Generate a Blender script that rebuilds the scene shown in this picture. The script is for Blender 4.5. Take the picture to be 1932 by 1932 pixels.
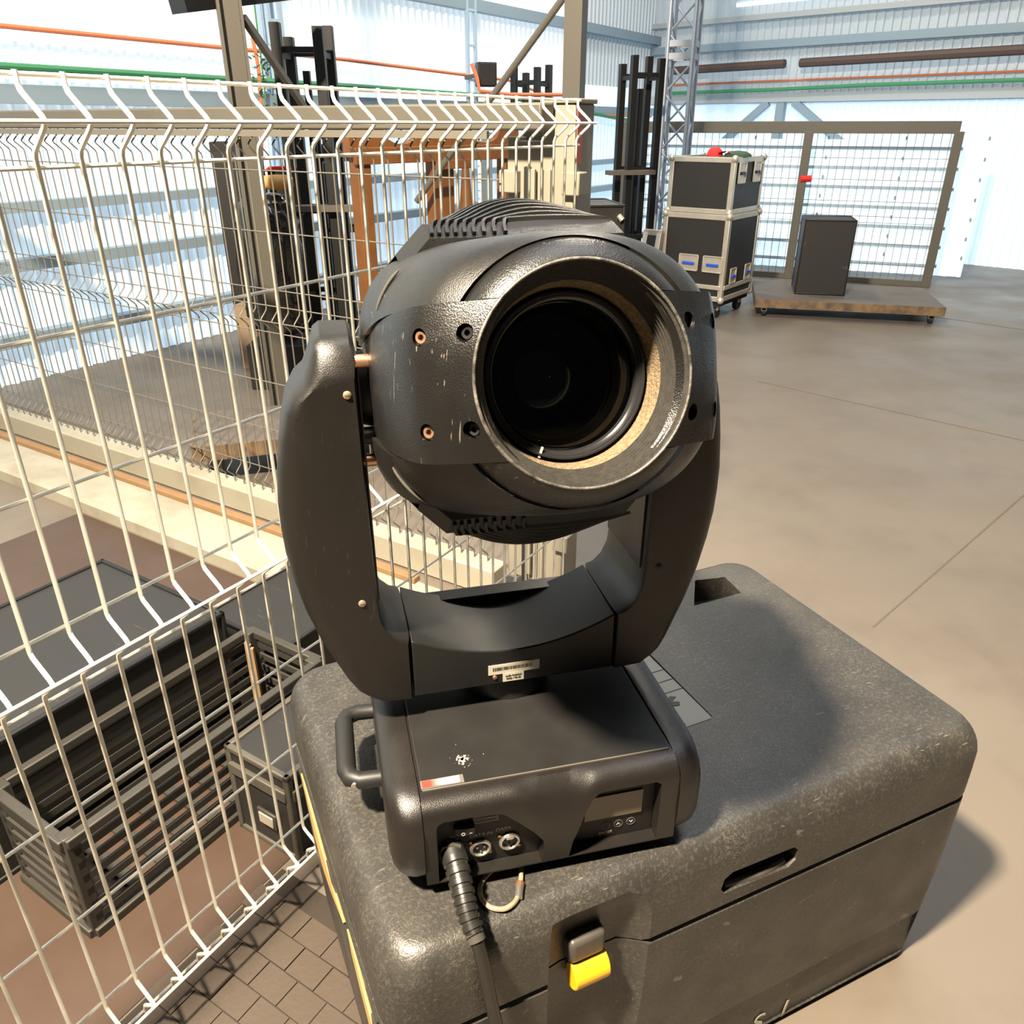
import bpy, bmesh, math, random
from mathutils import Vector, Matrix
random.seed(7)
R = math.radians
scene = bpy.context.scene
col = scene.collection
for o in list(bpy.data.objects):
    bpy.data.objects.remove(o)

# ------------------------------------------------------------------ camera
cam = bpy.data.cameras.new('camera')
cam.sensor_fit = 'HORIZONTAL'; cam.sensor_width = 36.0
cam.lens = 1496.0 / 1932.0 * 36.0
cam.clip_start = 0.05; cam.clip_end = 200
camo = bpy.data.objects.new('camera', cam); col.objects.link(camo)
PITCH = math.atan(0.4887)
camo.location = (0, 0, 1.5); camo.rotation_euler = (R(90) - PITCH, 0, 0)
scene.camera = camo
# ------------------------------------------------------------------ world
w = bpy.data.worlds.new('hall_air'); scene.world = w; w.use_nodes = True
w.node_tree.nodes['Background'].inputs[0].default_value = (0.93, 0.96, 1.0, 1)
w.node_tree.nodes['Background'].inputs[1].default_value = 0.03
# ------------------------------------------------------------------ lamps of the hall and an added overhead fill
def lamp(name, loc, target, power, size, colr, shape='DISK', size_y=None):
    l = bpy.data.lights.new(name, 'AREA'); l.energy = power; l.shape = shape; l.size = size
    if size_y: l.size_y = size_y
    l.color = colr
    o = bpy.data.objects.new(name, l); col.objects.link(o)
    o.location = loc
    o.rotation_euler = (Vector(target) - Vector(loc)).to_track_quat('-Z', 'Y').to_euler()
    return o
WARM = (1.0, 0.84, 0.63)
lamp('work_lamp', (-1.47, -0.54, 4.55), (0.03, 0.95, 1.2), 1220, 0.32, WARM)
lamp('high_bay_lamp', (5.2, 7.6, 6.5), (3.4, 4.6, 0), 950, 0.6, (1.0, 0.84, 0.64))
lamp('high_bay_lamp', (1.2, 8.6, 5.2), (1.6, 6.8, 0.4), 160, 0.6, (1.0, 0.88, 0.72))
lamp('overhead_fill', (1.5, 3.5, 8.0), (1.5, 3.5, 0), 430, 5.0, (0.95, 0.97, 1.0), 'SQUARE')  # added unseen fill from above, lifts the shadow on the case top
# ------------------------------------------------------------------ view
scene.view_settings.view_transform = 'Standard'
scene.view_settings.look = 'None'
scene.view_settings.exposure = 0.0
scene.view_settings.gamma = 1.0
scene.view_settings.use_curve_mapping = False

# ================================================================== helpers
CP, SP = math.cos(PITCH), math.sin(PITCH)
def at(x, y, Y=None, z=None):
    """world point seen at photo pixel x,y: at depth Y or at height z"""
    d = Vector((x - 966, 1496 * CP + (966 - y) * SP, -1496 * SP + (966 - y) * CP))
    t = Y / d.y if Y is not None else (z - 1.5) / d.z
    return Vector((0, 0, 1.5)) + d * t

class MB:
    def __init__(s): s.v = []; s.f = []
    def add(s, vs, fs):
        b = len(s.v); s.v += [Vector(p) for p in vs]; s.f += [[i + b for i in f] for f in fs]; return s
    def box(s, c, d, rot=None):
        c = Vector(c); h = Vector(d) / 2
        vs = [Vector((sx * h.x, sy * h.y, sz * h.z)) for sx in (-1, 1) for sy in (-1, 1) for sz in (-1, 1)]
        if rot is not None: vs = [rot @ p for p in vs]
        return s.add([p + c for p in vs], [(0, 1, 3, 2), (4, 6, 7, 5), (0, 4, 5, 1), (2, 3, 7, 6), (0, 2, 6, 4), (1, 5, 7, 3)])
    def bar(s, p0, p1, w, h, up=(0, 0, 1)):
        p0 = Vector(p0); p1 = Vector(p1); d = (p1 - p0); L = d.length; d.normalize()
        up = Vector(up)
        if abs(d.dot(up)) > .98: up = Vector((0, 1, 0))
        x = d.cross(up).normalized(); y = x.cross(d).normalized()
        m = Matrix((x, d, y)).transposed()
        return s.box((p0 + p1) / 2, (w, L, h), m)
    def tube(s, path, r, n=8, closed=False):
        P = [Vector(p) for p in path]; m = len(P)
        rs = r if isinstance(r, (list, tuple)) else [r] * m
        T = []
        for i in range(m):
            a = P[(i - 1) % m] if (closed or i > 0) else P[i]
            b = P[(i + 1) % m] if (closed or i < m - 1) else P[i]
            T.append((b - a).normalized())
        up = Vector((0, 0, 1)) if abs(T[0].z) < .9 else Vector((0, 1, 0))
        N = T[0].cross(up).normalized(); vs = []
        for i in range(m):
            N = (N - T[i] * N.dot(T[i])).normalized(); B = T[i].cross(N)
            for k in range(n):
                a = 2 * math.pi * k / n
                vs.append(P[i] + (N * math.cos(a) + B * math.sin(a)) * rs[i])
        fs = []
        for i in range(m if closed else m - 1):
            j = (i + 1) % m
            for k in range(n):
                l = (k + 1) % n
                fs.append((i * n + k, i * n + l, j * n + l, j * n + k))
        if not closed: fs += [tuple(range(n))[::-1], tuple((m - 1) * n + k for k in range(n))]
        return s.add(vs, fs)
    def cyl(s, p0, p1, r, n=16): return s.tube([p0, p1], r, n)
    def prism(s, poly, lo, hi, fn):
        """poly 2d points; fn(a,b,t) -> point"""
        n = len(poly)
        vs = [fn(a, b, lo) for a, b in poly] + [fn(a, b, hi) for a, b in poly]
        fs = [tuple(range(n))[::-1], tuple(range(n, 2 * n))] + [(i, (i + 1) % n, n + (i + 1) % n, n + i) for i in range(n)]
        return s.add(vs, fs)
    def lathe(s, prof, fn, n=64):
        """prof (r,h); fn(x,y,h)"""
        vs = []; m = len(prof)
        for r, h in prof:
            for k in range(n):
                a = 2 * math.pi * k / n; vs.append(fn(r * math.cos(a), r * math.sin(a), h))
        fs = [(i * n + k, i * n + (k + 1) % n, (i + 1) * n + (k + 1) % n, (i + 1) * n + k) for i in range(m - 1) for k in range(n)]
        return s.add(vs, fs)
    def grid(s, nu, nv, fn):
        vs = [fn(i / (nu - 1), j / (nv - 1)) for i in range(nu) for j in range(nv)]
        fs = [(i * nv + j, (i + 1) * nv + j, (i + 1) * nv + j + 1, i * nv + j + 1) for i in range(nu - 1) for j in range(nv - 1)]
        return s.add(vs, fs)
    def loft(s, rings, cap=True):
        n = len(rings[0]); vs = [p for r in rings for p in r]; m = len(rings)
        fs = [(i * n + k, i * n + (k + 1) % n, (i + 1) * n + (k + 1) % n, (i + 1) * n + k) for i in range(m - 1) for k in range(n)]
        if cap: fs += [tuple(range(n))[::-1], tuple((m - 1) * n + k for k in range(n))]
        return s.add(vs, fs)
    def mesh(s, name, smooth=35, merge=True):
        me = bpy.data.meshes.new(name); me.from_pydata([tuple(p) for p in s.v], [], s.f)
        bm = bmesh.new(); bm.from_mesh(me)
        if merge: bmesh.ops.remove_doubles(bm, verts=bm.verts, dist=1e-6)
        bmesh.ops.recalc_face_normals(bm, faces=bm.faces)
        bm.to_mesh(me); bm.free()
        if smooth:
            for p in me.polygons: p.use_smooth = True
            me.set_sharp_from_angle(angle=R(smooth))
        return me
    def build(s, name, mat, parent=None, bevel=0, seg=2, smooth=35, loc=None):
        me = s.mesh(name, smooth)
        o = bpy.data.objects.new(name, me); col.objects.link(o)
        if mat: me.materials.append(mat)
        if parent: o.parent = parent
        if loc is not None: o.location = loc
        if bevel:
            b = o.modifiers.new('bevel', 'BEVEL'); b.width = bevel; b.segments = seg; b.limit_method = 'ANGLE'; b.angle_limit = R(40)
            b.harden_normals = False
        return o

def tag(o, label=None, cat=None, group=None, kind=None):
    if label: o['label'] = label
    if cat: o['category'] = cat
    if group: o['group'] = group
    if kind: o['kind'] = kind
    return o
def empty(name, loc, rz=0, label=None, cat=None, group=None):
    o = bpy.data.objects.new(name, None); col.objects.link(o)
    o.location = loc; o.rotation_euler = (0, 0, rz); o.empty_display_size = .05
    return tag(o, label, cat, group)
def inst(name, me, parent=None, loc=(0, 0, 0), rz=0):
    o = bpy.data.objects.new(name, me); col.objects.link(o)
    o.parent = parent; o.location = loc; o.rotation_euler = (0, 0, rz); return o
def cut(o, cutters):
    """real holes: boolean difference baked into the mesh"""
    for c in cutters:
        m = o.modifiers.new('cut', 'BOOLEAN'); m.object = c; m.operation = 'DIFFERENCE'; m.solver = 'EXACT'
    bpy.context.view_layer.update()
    dg = bpy.context.evaluated_depsgraph_get()
    me = bpy.data.meshes.new_from_object(o.evaluated_get(dg))
    o.modifiers.clear(); old = o.data; o.data = me; me.name = old.name
    bpy.data.meshes.remove(old)
    for c in cutters: bpy.data.objects.remove(c)
    for p in me.polygons: p.use_smooth = True
    me.set_sharp_from_angle(angle=R(32))
    return o
def text(name, body, size, mat, parent, origin, ex, ey, shear=0, align='CENTER'):
    cu = bpy.data.curves.new(name, 'FONT'); cu.body = body; cu.size = size; cu.align_x = align; cu.extrude = .0002; cu.shear = shear
    t = bpy.data.objects.new(name, cu); col.objects.link(t)
    bpy.context.view_layer.update()
    me = bpy.data.meshes.new_from_object(t.evaluated_get(bpy.context.evaluated_depsgraph_get()))
    bpy.data.objects.remove(t)
    ex = Vector(ex).normalized(); ey = Vector(ey).normalized(); ez = ex.cross(ey)
    m = Matrix((ex, ey, ez)).transposed().to_4x4(); m.translation = Vector(origin)
    me.transform(m); me.materials.clear(); me.materials.append(mat)
    o = bpy.data.objects.new(name, me); col.objects.link(o); o.parent = parent
    return o

# ------------------------------------------------------------------ materials
def mat(name, c, rough=.5, metal=0., spec=.5, var=0., vscale=8., c2=None, bump=0., bscale=200., scr=0., scr_c=(.6, .55, .45), sscale=30., stretch=(1, 12, 1),
        fib=0., fscale=45., emit=0., emit_c=None, dirt=0., dirt_c=(.3, .24, .17), dscale=5., rvar=0., coat=0.):
    m = bpy.data.materials.new(name); m.use_nodes = True
    nt = m.node_tree; N = nt.nodes; L = nt.links
    b = N['Principled BSDF']
    b.inputs['Roughness'].default_value = rough; b.inputs['Metallic'].default_value = metal
    b.inputs['Specular IOR Level'].default_value = spec
    b.inputs['Coat Weight'].default_value = coat
    tc = N.new('ShaderNodeTexCoord')
    cur = N.new('ShaderNodeRGB'); cur.outputs[0].default_value = (*c, 1); out = cur.outputs[0]
    def noise(scale, detail=3, rough_=.55, vec=None, dist=0):
        n = N.new('ShaderNodeTexNoise'); n.inputs['Scale'].default_value = scale; n.inputs['Detail'].default_value = detail
        n.inputs['Roughness'].default_value = rough_; n.inputs['Distortion'].default_value = dist
        L.new(vec or tc.outputs['Object'], n.inputs['Vector']); return n.outputs['Fac']
    def ramp(fac, lo, hi, v0=0, v1=1):
        r = N.new('ShaderNodeMapRange'); r.inputs[1].default_value = lo; r.inputs[2].default_value = hi
        r.inputs[3].default_value = v0; r.inputs[4].default_value = v1; L.new(fac, r.inputs[0]); return r.outputs[0]
    def mul(a, bb):
        x = N.new('ShaderNodeMath'); x.operation = 'MULTIPLY'; x.use_clamp = True
        L.new(a, x.inputs[0])
        if isinstance(bb, float): x.inputs[1].default_value = bb
        else: L.new(bb, x.inputs[1])
        return x.outputs[0]
    def mix(fac, a, colr):
        x = N.new('ShaderNodeMix'); x.data_type = 'RGBA'; L.new(fac, x.inputs[0]); L.new(a, x.inputs[6]); x.inputs[7].default_value = (*colr, 1); return x.outputs[2]
    if var:
        out = mix(mul(ramp(noise(vscale, 5), .35, .7), float(var)), out, c2 or tuple(k * .45 for k in c))
    if dirt:
        out = mix(mul(ramp(noise(dscale, 6, .65), .48, .72), float(dirt)), out, dirt_c)
    if fib:
        dn = N.new('ShaderNodeTexNoise'); dn.inputs['Scale'].default_value = 14; dn.inputs['Detail'].default_value = 3; L.new(tc.outputs['Object'], dn.inputs['Vector'])
        va = N.new('ShaderNodeVectorMath'); va.operation = 'MULTIPLY_ADD'; va.inputs[1].default_value = (.22, .22, .22)
        L.new(dn.outputs['Color'], va.inputs[0]); L.new(tc.outputs['Object'], va.inputs[2])
        vo = N.new('ShaderNodeTexVoronoi'); vo.feature = 'DISTANCE_TO_EDGE'; vo.inputs['Scale'].default_value = fscale; L.new(va.outputs[0], vo.inputs['Vector'])
        f1 = mul(ramp(vo.outputs[0], .0, .06, 1, 0), ramp(noise(11, 4), .42, .66))
        out = mix(mul(f1, float(fib)), out, scr_c)
        out = mix(mul(ramp(noise(160, 2), .5, .75), float(fib) * .45), out, scr_c)
    if scr:
        for rot in (.25, -.5):
            mp = N.new('ShaderNodeMapping'); mp.inputs['Scale'].default_value = stretch; mp.inputs['Rotation'].default_value = (rot, rot * .6, rot * .8)
            L.new(tc.outputs['Object'], mp.inputs['Vector'])
            s1 = ramp(noise(sscale, 2, .5, mp.outputs[0]), .69, .73)
            out = mix(mul(mul(s1, ramp(noise(9, 2), .5, .6)), float(scr)), out, scr_c)
    L.new(out, b.inputs['Base Color'])
    if rvar:
        L.new(ramp(noise(vscale * 1.7, 4), .3, .7, max(0, rough - rvar), min(1, rough + rvar)), b.inputs['Roughness'])
    if bump:
        bn = N.new('ShaderNodeBump'); bn.inputs['Strength'].default_value = bump; bn.inputs['Distance'].default_value = .002
        L.new(noise(bscale, 2), bn.inputs['Height']); L.new(bn.outputs[0], b.inputs['Normal'])
    if emit:
        b.inputs['Emission Color'].default_value = (*(emit_c or c), 1); b.inputs['Emission Strength'].default_value = emit
    return m

M = {}
M['shell'] = mat('textured black housing plastic', (.021, .0195, .0175), .36, var=.35, vscale=14, c2=(.032, .029, .025), bump=.22, bscale=800, scr=.5, scr_c=(.42, .37, .29), sscale=16, stretch=(1, 1, 14), rvar=.06)
M['plate'] = mat('worn black metal plate', (.020, .019, .018), .32, var=.3, vscale=12, c2=(.030, .028, .025), bump=.28, bscale=700, scr=.8, scr_c=(.5, .43, .33), sscale=7, stretch=(34, 34, 1.6), rvar=.06)
M['yoke'] = mat('dark brown-black yoke plastic', (.025, .0215, .0185), .37, var=.3, vscale=10, c2=(.033, .028, .024), bump=.25, bscale=800, scr=.3, scr_c=(.16, .14, .115), sscale=9, stretch=(26, 26, 3), rvar=.05)
M['cross'] = mat('smooth charcoal crossbar', (.022, .0225, .0225), .42, var=.3, vscale=6, c2=(.03, .0295, .029), bump=.08, bscale=500, rvar=.05)
M['base'] = mat('semi gloss black base plastic', (.032, .0275, .0245), .33, var=.25, vscale=10, c2=(.042, .036, .031), bump=.22, bscale=800, rvar=.05)
M['toppanel'] = mat('satin black top panel', (.030, .029, .0275), .48, var=.35, vscale=7, c2=(.048, .045, .041), rvar=.08)
M['recess'] = mat('matt black connector panel', (.020, .019, .018), .6, bump=.1, bscale=600)
M['black'] = mat('plain black plastic', (.02, .02, .02), .5)
M['rubber'] = mat('black rubber cable', (.034, .033, .030), .36, var=.3, c2=(.07, .064, .053), vscale=40)
M['collar'] = mat('worn hood rim', (.021, .020, .019), .31, bump=.3, bscale=600, scr=.6, scr_c=(.45, .4, .33), sscale=40, stretch=(3, 3, 3), var=.3, c2=(.034, .032, .03), rvar=.06)
M['rim'] = mat('chipped lip of the hood', (.03, .029, .027), .4, var=.8, vscale=110, c2=(.20, .185, .155), bump=.3, bscale=400)
M['groove'] = mat('ribbed inner hood', (.085, .081, .072), .38, var=.5, vscale=150, c2=(.18, .165, .14), bump=.2, bscale=700)
M['cork'] = mat('tan gritty gasket ring', (.56, .41, .23), .9, var=.8, vscale=260, c2=(.16, .11, .06), bump=1., bscale=420)
M['barrel'] = mat('glossy black lens barrel', (.016, .016, .017), .22)
M['inlens'] = mat('dark blue inner lens', (.004, .006, .012), .08, coat=.5)
M['amber'] = mat('brown inner lens ring', (.03, .02, .012), .22)
M['copper'] = mat('coppery screw head', (.62, .36, .22), .35, metal=.85)
M['brass'] = mat('pale brass screw', (.68, .55, .36), .38, metal=.8)
M['steel'] = mat('bright steel', (.62, .60, .56), .3, metal=.9)
M['white'] = mat('white print', (.75, .72, .66), .6)
M['paper'] = mat('cream paper sticker', (.78, .74, .6), .6)
M['ink'] = mat('black ink', (.03, .028, .025), .6)
M['greyprint'] = mat('dim grey print', (.12, .11, .1), .5)
M['red'] = mat('red print', (.72, .05, .03), .4)
M['lcd'] = mat('unlit tan display glass', (.28, .235, .165), .2, var=.4, vscale=25, c2=(.20, .165, .115))
M['case'] = mat('scuffed moulded plastic', (.075, .072, .066), .40, var=.5, vscale=5, c2=(.11, .103, .092), bump=.35, bscale=330, fib=.42, fscale=110, scr=.6, scr_c=(.6, .55, .45), sscale=10, stretch=(3, 26, 3), rvar=.08, dirt=.4, dirt_c=(.19, .175, .145), dscale=6)
M['caseside'] = mat('streaked moulded plastic', (.075, .072, .066), .42, var=.5, vscale=5, c2=(.13, .12, .10), bump=.3, bscale=300, scr=.9, scr_c=(.33, .28, .19), sscale=22, stretch=(1, .7, 9), fib=.12, rvar=.06)
M['torn'] = mat('torn yellow plywood', (.74, .48, .16), .7, var=.5, vscale=25, c2=(.5, .3, .09))
M['yellow'] = mat('yellow latch plastic', (.86, .46, .015), .35)
M['latch'] = mat('worn grey latch', (.15, .14, .125), .42, var=.5, vscale=30, c2=(.25, .225, .19))
M['placard'] = mat('grey plastic placard', (.42, .41, .355), .5, var=.2, vscale=20, c2=(.33, .32, .275))
M['wire'] = mat('cream coated wire', (.88, .85, .73), .40)
M['wiredim'] = mat('dimmed coated wire', (.40, .37, .30), .5)  # weaker light on the gate wires is put into this darker colour
M['cream'] = mat('dirty cream painted steel', (.62, .58, .46), .5, var=.3, vscale=4, c2=(.5, .45, .34), dirt=.35, dirt_c=(.36, .29, .2), dscale=3)
M['postpaint'] = mat('cream gate post paint', (.42, .39, .31), .5, var=.3, vscale=4, c2=(.34, .31, .24), dirt=.3, dirt_c=(.25, .2, .14), dscale=3)
M['creamdirt'] = mat('soiled cream concrete', (.60, .57, .46), .7, var=.4, vscale=6, c2=(.42, .37, .27), dirt=.5, dirt_c=(.3, .23, .15), dscale=4)
M['column'] = mat('beige painted steel', (.30, .275, .225), .5, var=.25, vscale=2, c2=(.24, .22, .18))
M['gatedim'] = mat('dimmed cream gate paint', (.30, .28, .22), .5, var=.3, vscale=4, c2=(.24, .215, .165), dirt=.3, dirt_c=(.17, .14, .1), dscale=3)  # cream darkened so the top rail looks less lit than the bottom one
M['columnblue'] = mat('daylight blue steel', (.42, .55, .68), .5)  # blue of the wall columns is cool daylight put into the colour
M['orangewood'] = mat('orange stained timber', (.40, .155, .036), .55, var=.6, vscale=9, c2=(.22, .075, .016), bump=.2, bscale=60)
M['batten'] = mat('raw timber batten', (.5, .3, .14), .7, var=.5, vscale=14, c2=(.35, .19, .08))
M['blacksteel'] = mat('black painted steel', (.006, .006, .006), .5)
M['blackboard'] = mat('black laminated plywood', (.015, .0145, .014), .55, var=.3, vscale=4, c2=(.022, .021, .019), scr=.2, scr_c=(.16, .14, .12), sscale=9)
M['alu'] = mat('aluminium edging', (.60, .56, .48), .42, metal=.55, var=.4, vscale=12, c2=(.42, .38, .31))
M['trussalu'] = mat('aluminium tube', (.40, .44, .50), .4, metal=.6)
M['blue'] = mat('blue handle grip', (.02, .09, .62), .4)
M['redcloth'] = mat('red cloth', (.65, .03, .025), .8)
M['darkgreen'] = mat('dark green cloth', (.03, .07, .045), .8)
M['film'] = mat('black stretch film', (.018, .018, .018), .16, bump=1., bscale=45, spec=.8)
M['tan'] = mat('tan leather', (.66, .37, .11), .6, var=.3, vscale=20, c2=(.5, .25, .07))
M['carton'] = mat('brown cardboard', (.34, .24, .16), .8)
M['greygrille'] = mat('dull zinc steel', (.15, .14, .118), .5, metal=.3, var=.3, vscale=10, c2=(.09, .084, .07))
M['greyrail'] = mat('dull grey case edging', (.28, .258, .21), .5, metal=.3, var=.4, vscale=12, c2=(.17, .155, .125))
M['darkwood'] = mat('worn dark plywood deck', (.13, .11, .09), .65, var=.6, vscale=4, c2=(.07, .058, .048))
M['plyedge'] = mat('chipped plywood edge', (.2, .13, .07), .7, var=.9, vscale=14, c2=(.05, .04, .033))
M['floor'] = mat('brown stained concrete floor', (.225, .19, .15), .5, var=.55, vscale=.9, c2=(.165, .135, .105), dirt=.45, dirt_c=(.13, .102, .078), dscale=2.2, rvar=.12)
M['paver'] = mat('worn brown floor block', (.185, .138, .10), .7, var=.6, vscale=9, c2=(.125, .091, .066), dirt=.4, dirt_c=(.235, .18, .132), dscale=12, bump=.4, bscale=120)
M['joint'] = mat('dark floor joint', (.085, .064, .048), .85)
M['slabgap'] = mat('dusty slab gap', (.12, .1, .08), .8)
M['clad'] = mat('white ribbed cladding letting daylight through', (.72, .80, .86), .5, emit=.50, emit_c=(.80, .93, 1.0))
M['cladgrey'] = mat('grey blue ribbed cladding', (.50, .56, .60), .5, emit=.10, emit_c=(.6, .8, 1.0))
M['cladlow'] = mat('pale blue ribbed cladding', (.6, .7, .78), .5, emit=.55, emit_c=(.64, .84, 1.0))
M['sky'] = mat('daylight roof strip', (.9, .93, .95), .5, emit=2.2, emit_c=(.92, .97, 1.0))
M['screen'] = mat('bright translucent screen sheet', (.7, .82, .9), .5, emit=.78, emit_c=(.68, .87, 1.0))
M['girt'] = mat('blue grey steel girt', (.26, .35, .42), .5)
M['girtlight'] = mat('light steel girt', (.42, .46, .48), .5)
M['brownpipe'] = mat('dark brown heater tube', (.09, .055, .045), .6)
M['orangecable'] = mat('orange cable', (.75, .22, .10), .6)
M['greencable'] = mat('green hose', (.05, .26, .12), .6)
M['garland'] = mat('green leaves', (.10, .26, .09), .7)
M['caster'] = mat('black caster rubber', (.02, .02, .02), .6)

def tone(keys, f):
    """scale a paint's own colours (whole object, all its pigments alike)"""
    for k_ in keys.split():
        for n_ in M[k_].node_tree.nodes:
            if n_.type == 'RGB':
                c_ = n_.outputs[0].default_value; n_.outputs[0].default_value = (c_[0] * f, c_[1] * f, c_[2] * f, 1)
            elif n_.type == 'MIX':
                c_ = n_.inputs[7].default_value; n_.inputs[7].default_value = (c_[0] * f, c_[1] * f, c_[2] * f, 1)
tone('shell plate yoke cross collar base toppanel recess', .34)
tone('case caseside', .36)
tone('floor', .74)
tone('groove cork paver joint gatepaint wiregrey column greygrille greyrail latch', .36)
tone('lcd', .62)
tone('orangewood batten placard', .55)
tone('rubber', .45)
tone('black postpaint creamdirt cream torn paper white', .62)

# ================================================================== the setting
FD = Vector((math.sin(R(32.2)), math.cos(R(32.2)), 0))      # along the near fence
FN = Vector((-FD.y, FD.x, 0))                               # away through the near fence
def fp(s, n, z=0): return FD * s + FN * n + Vector((0, 0, z))
FRZ = -R(32.2)                                              # local +Y = FD, local -X = FN

fl = MB().box((2, 8, -.05), (30, 30, .1)).build('floor', M['floor'], smooth=0); tag(fl, kind='structure')
# block paving beside and beyond the near fence
pv = MB().box((0, 0, 0), (.0745, .0555, .012)).mesh('paver', 0); pv.materials.append(M['paver'])
pvo = []
bed = MB().prism([(-.55, .22), (.78, .22), (.78, 1.10), (-.55, 1.10)], -.002, .0012, lambda s, n, t: fp(s, n, t)).build('paver_bed', M['joint'], fl, smooth=0)
k = 0
for i in range(22):
    for j in range(11):
        s = -.52 + i * .058; n = .26 + j * .077 + (.0385 if i % 2 else 0)
        if n > 1.07: continue
        o = inst('paver', pv, fl, fp(s, n, -.0015 + random.uniform(-.0012, .0012)), FRZ + R(180) + random.uniform(-.012, .012))
MB().prism([(-1.2, 1.105), (1.60, 1.105), (1.60, 3.2), (-1.2, 3.2)], -.004, .0022, lambda s_, n_, t: fp(s_, n_, t)).build('floor_panel', mat('dark red brown floor coating', (.065, .040, .027), .5, var=.5, vscale=3, c2=(.045, .027, .019), rvar=.1), fl, smooth=0)
# large slab joints on the open floor (thin recessed strips)
for a, b in (((1.2, 2.2), (6.5, 7.2)), ((1.6, 5.0), (5.5, 1.2)), ((3.3, 7.3), (8.0, 2.6))):
    MB().bar((a[0], a[1], 0.0004), (b[0], b[1], 0.0004), .007, .003).build('slab_joint', M['slabgap'], fl, smooth=0)

C0 = Vector((2.02, 13.0, 0))                                # far corner of the hall
D1 = Vector((math.sin(R(33)), math.cos(R(33)), 0)); N1 = Vector((D1.y, -D1.x, 0))   # wall along D1, N1 faces the camera
D2 = Vector((math.sin(R(133)), math.cos(R(133)), 0)); N2 = Vector((-abs(D2.y), -abs(D2.x), 0))
def sheet_mesh(name, width, h0, h1, pitch, depth, m, arc=None):
    """ribbed sheet: local x along the wall, local -y towards the room"""
    b = MB(); n = round(width / pitch); pr = []
    for i in range(n):
        x = i * pitch
        pr += [(x, 0), (x + pitch * .62, 0), (x + pitch * .70, -depth), (x + pitch * .92, -depth)]
    pr.append((n * pitch, 0))
    zs = [(h0, 0), (h1, 0)]
    if arc:
        r, a1, st = arc; zs = [(h0, 0)]
        for q in range(st + 1):
            a = a1 * q / st; zs.append((h1 + r * math.sin(a), -r * (1 - math.cos(a))))
    vs = [(x, y + dy, z) for z, dy in zs for x, y in pr]; c = len(pr)
    fs = [(r_ * c + i, r_ * c + i + 1, (r_ + 1) * c + i + 1, (r_ + 1) * c + i) for r_ in range(len(zs) - 1) for i in range(c - 1)]
    b.add(vs, fs); me = b.mesh(name, 20 if not arc else 30); me.materials.append(m); return me
# left wall of the hall, from the corner towards the camera
wl = tag(empty('wall_left', C0, math.atan2(-D1.y, -D1.x)), kind='structure')
wl.rotation_euler = (0, 0, math.atan2(-D1.y, -D1.x))      # local x runs towards the camera; local +y faces the room
def flip(me):
    me.transform(Matrix.Scale(-1, 4, (0, 1, 0))); me.flip_normals(); return me
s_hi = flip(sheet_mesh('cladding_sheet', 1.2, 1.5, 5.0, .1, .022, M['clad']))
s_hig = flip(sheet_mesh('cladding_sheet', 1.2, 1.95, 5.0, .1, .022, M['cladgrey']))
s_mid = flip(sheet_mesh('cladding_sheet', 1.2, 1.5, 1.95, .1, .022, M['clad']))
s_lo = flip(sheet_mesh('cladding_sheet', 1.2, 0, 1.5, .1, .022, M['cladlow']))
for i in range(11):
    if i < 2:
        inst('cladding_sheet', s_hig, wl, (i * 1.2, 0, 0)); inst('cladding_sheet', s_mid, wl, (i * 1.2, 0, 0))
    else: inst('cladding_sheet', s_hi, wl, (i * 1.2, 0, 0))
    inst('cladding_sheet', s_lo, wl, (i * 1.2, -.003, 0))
for z, h in ((.28, .07), (.72, .07), (1.05, .06), (1.66, .10), (2.55, .1)):
    MB().box((6.6, .07, z), (13.2, .10, h)).build('girt', M['girt'], wl, smooth=0)
# right wall of the hall: upright below, bending over into an arched roof
wb = tag(empty('wall_back', C0, math.atan2(D2.y, D2.x)), kind='structure')
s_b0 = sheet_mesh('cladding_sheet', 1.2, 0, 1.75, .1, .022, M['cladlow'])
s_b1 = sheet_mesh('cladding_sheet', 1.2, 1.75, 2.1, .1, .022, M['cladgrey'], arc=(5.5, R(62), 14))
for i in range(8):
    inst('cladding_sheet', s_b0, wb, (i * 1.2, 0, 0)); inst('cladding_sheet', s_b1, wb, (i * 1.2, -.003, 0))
def archp(z):
    if z < 2.1: return 0
    return -5.5 * (1 - math.cos(math.asin(min(1, (z - 2.1) / 5.5))))
for z, h, mm in ((1.81, .10, 'girtlight'), (2.42, .09, 'girt'), (2.72, .06, 'girtlight')):
    MB().box((4.8, archp(z) - .08, z), (9.6, .10, h)).build('girt', M[mm], wb, smooth=0)
sk = MB().prism([(1.3, 2.86), (4.6, 2.86), (4.6, 2.90), (1.3, 2.90)], .05, .07, lambda x, z, t: (x, archp(z) - t, z)).build('roof_light_strip', M['sky'], wb, smooth=0)
for x0, x1, z0, z1 in ((1.9, 1.0, 1.76, 1.05), (2.25, 3.4, 1.76, 1.0)):
    MB().bar((x0, -.1, z0), (x1, -.1, z1), .09, .05, (0, 1, 0)).build('wind_brace', M['girt'], wb, smooth=0)
MB().box((2.08, -.09, 1.1), (.11, .08, 1.3)).build('wall_post', M['girt'], wb, smooth=0)
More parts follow.
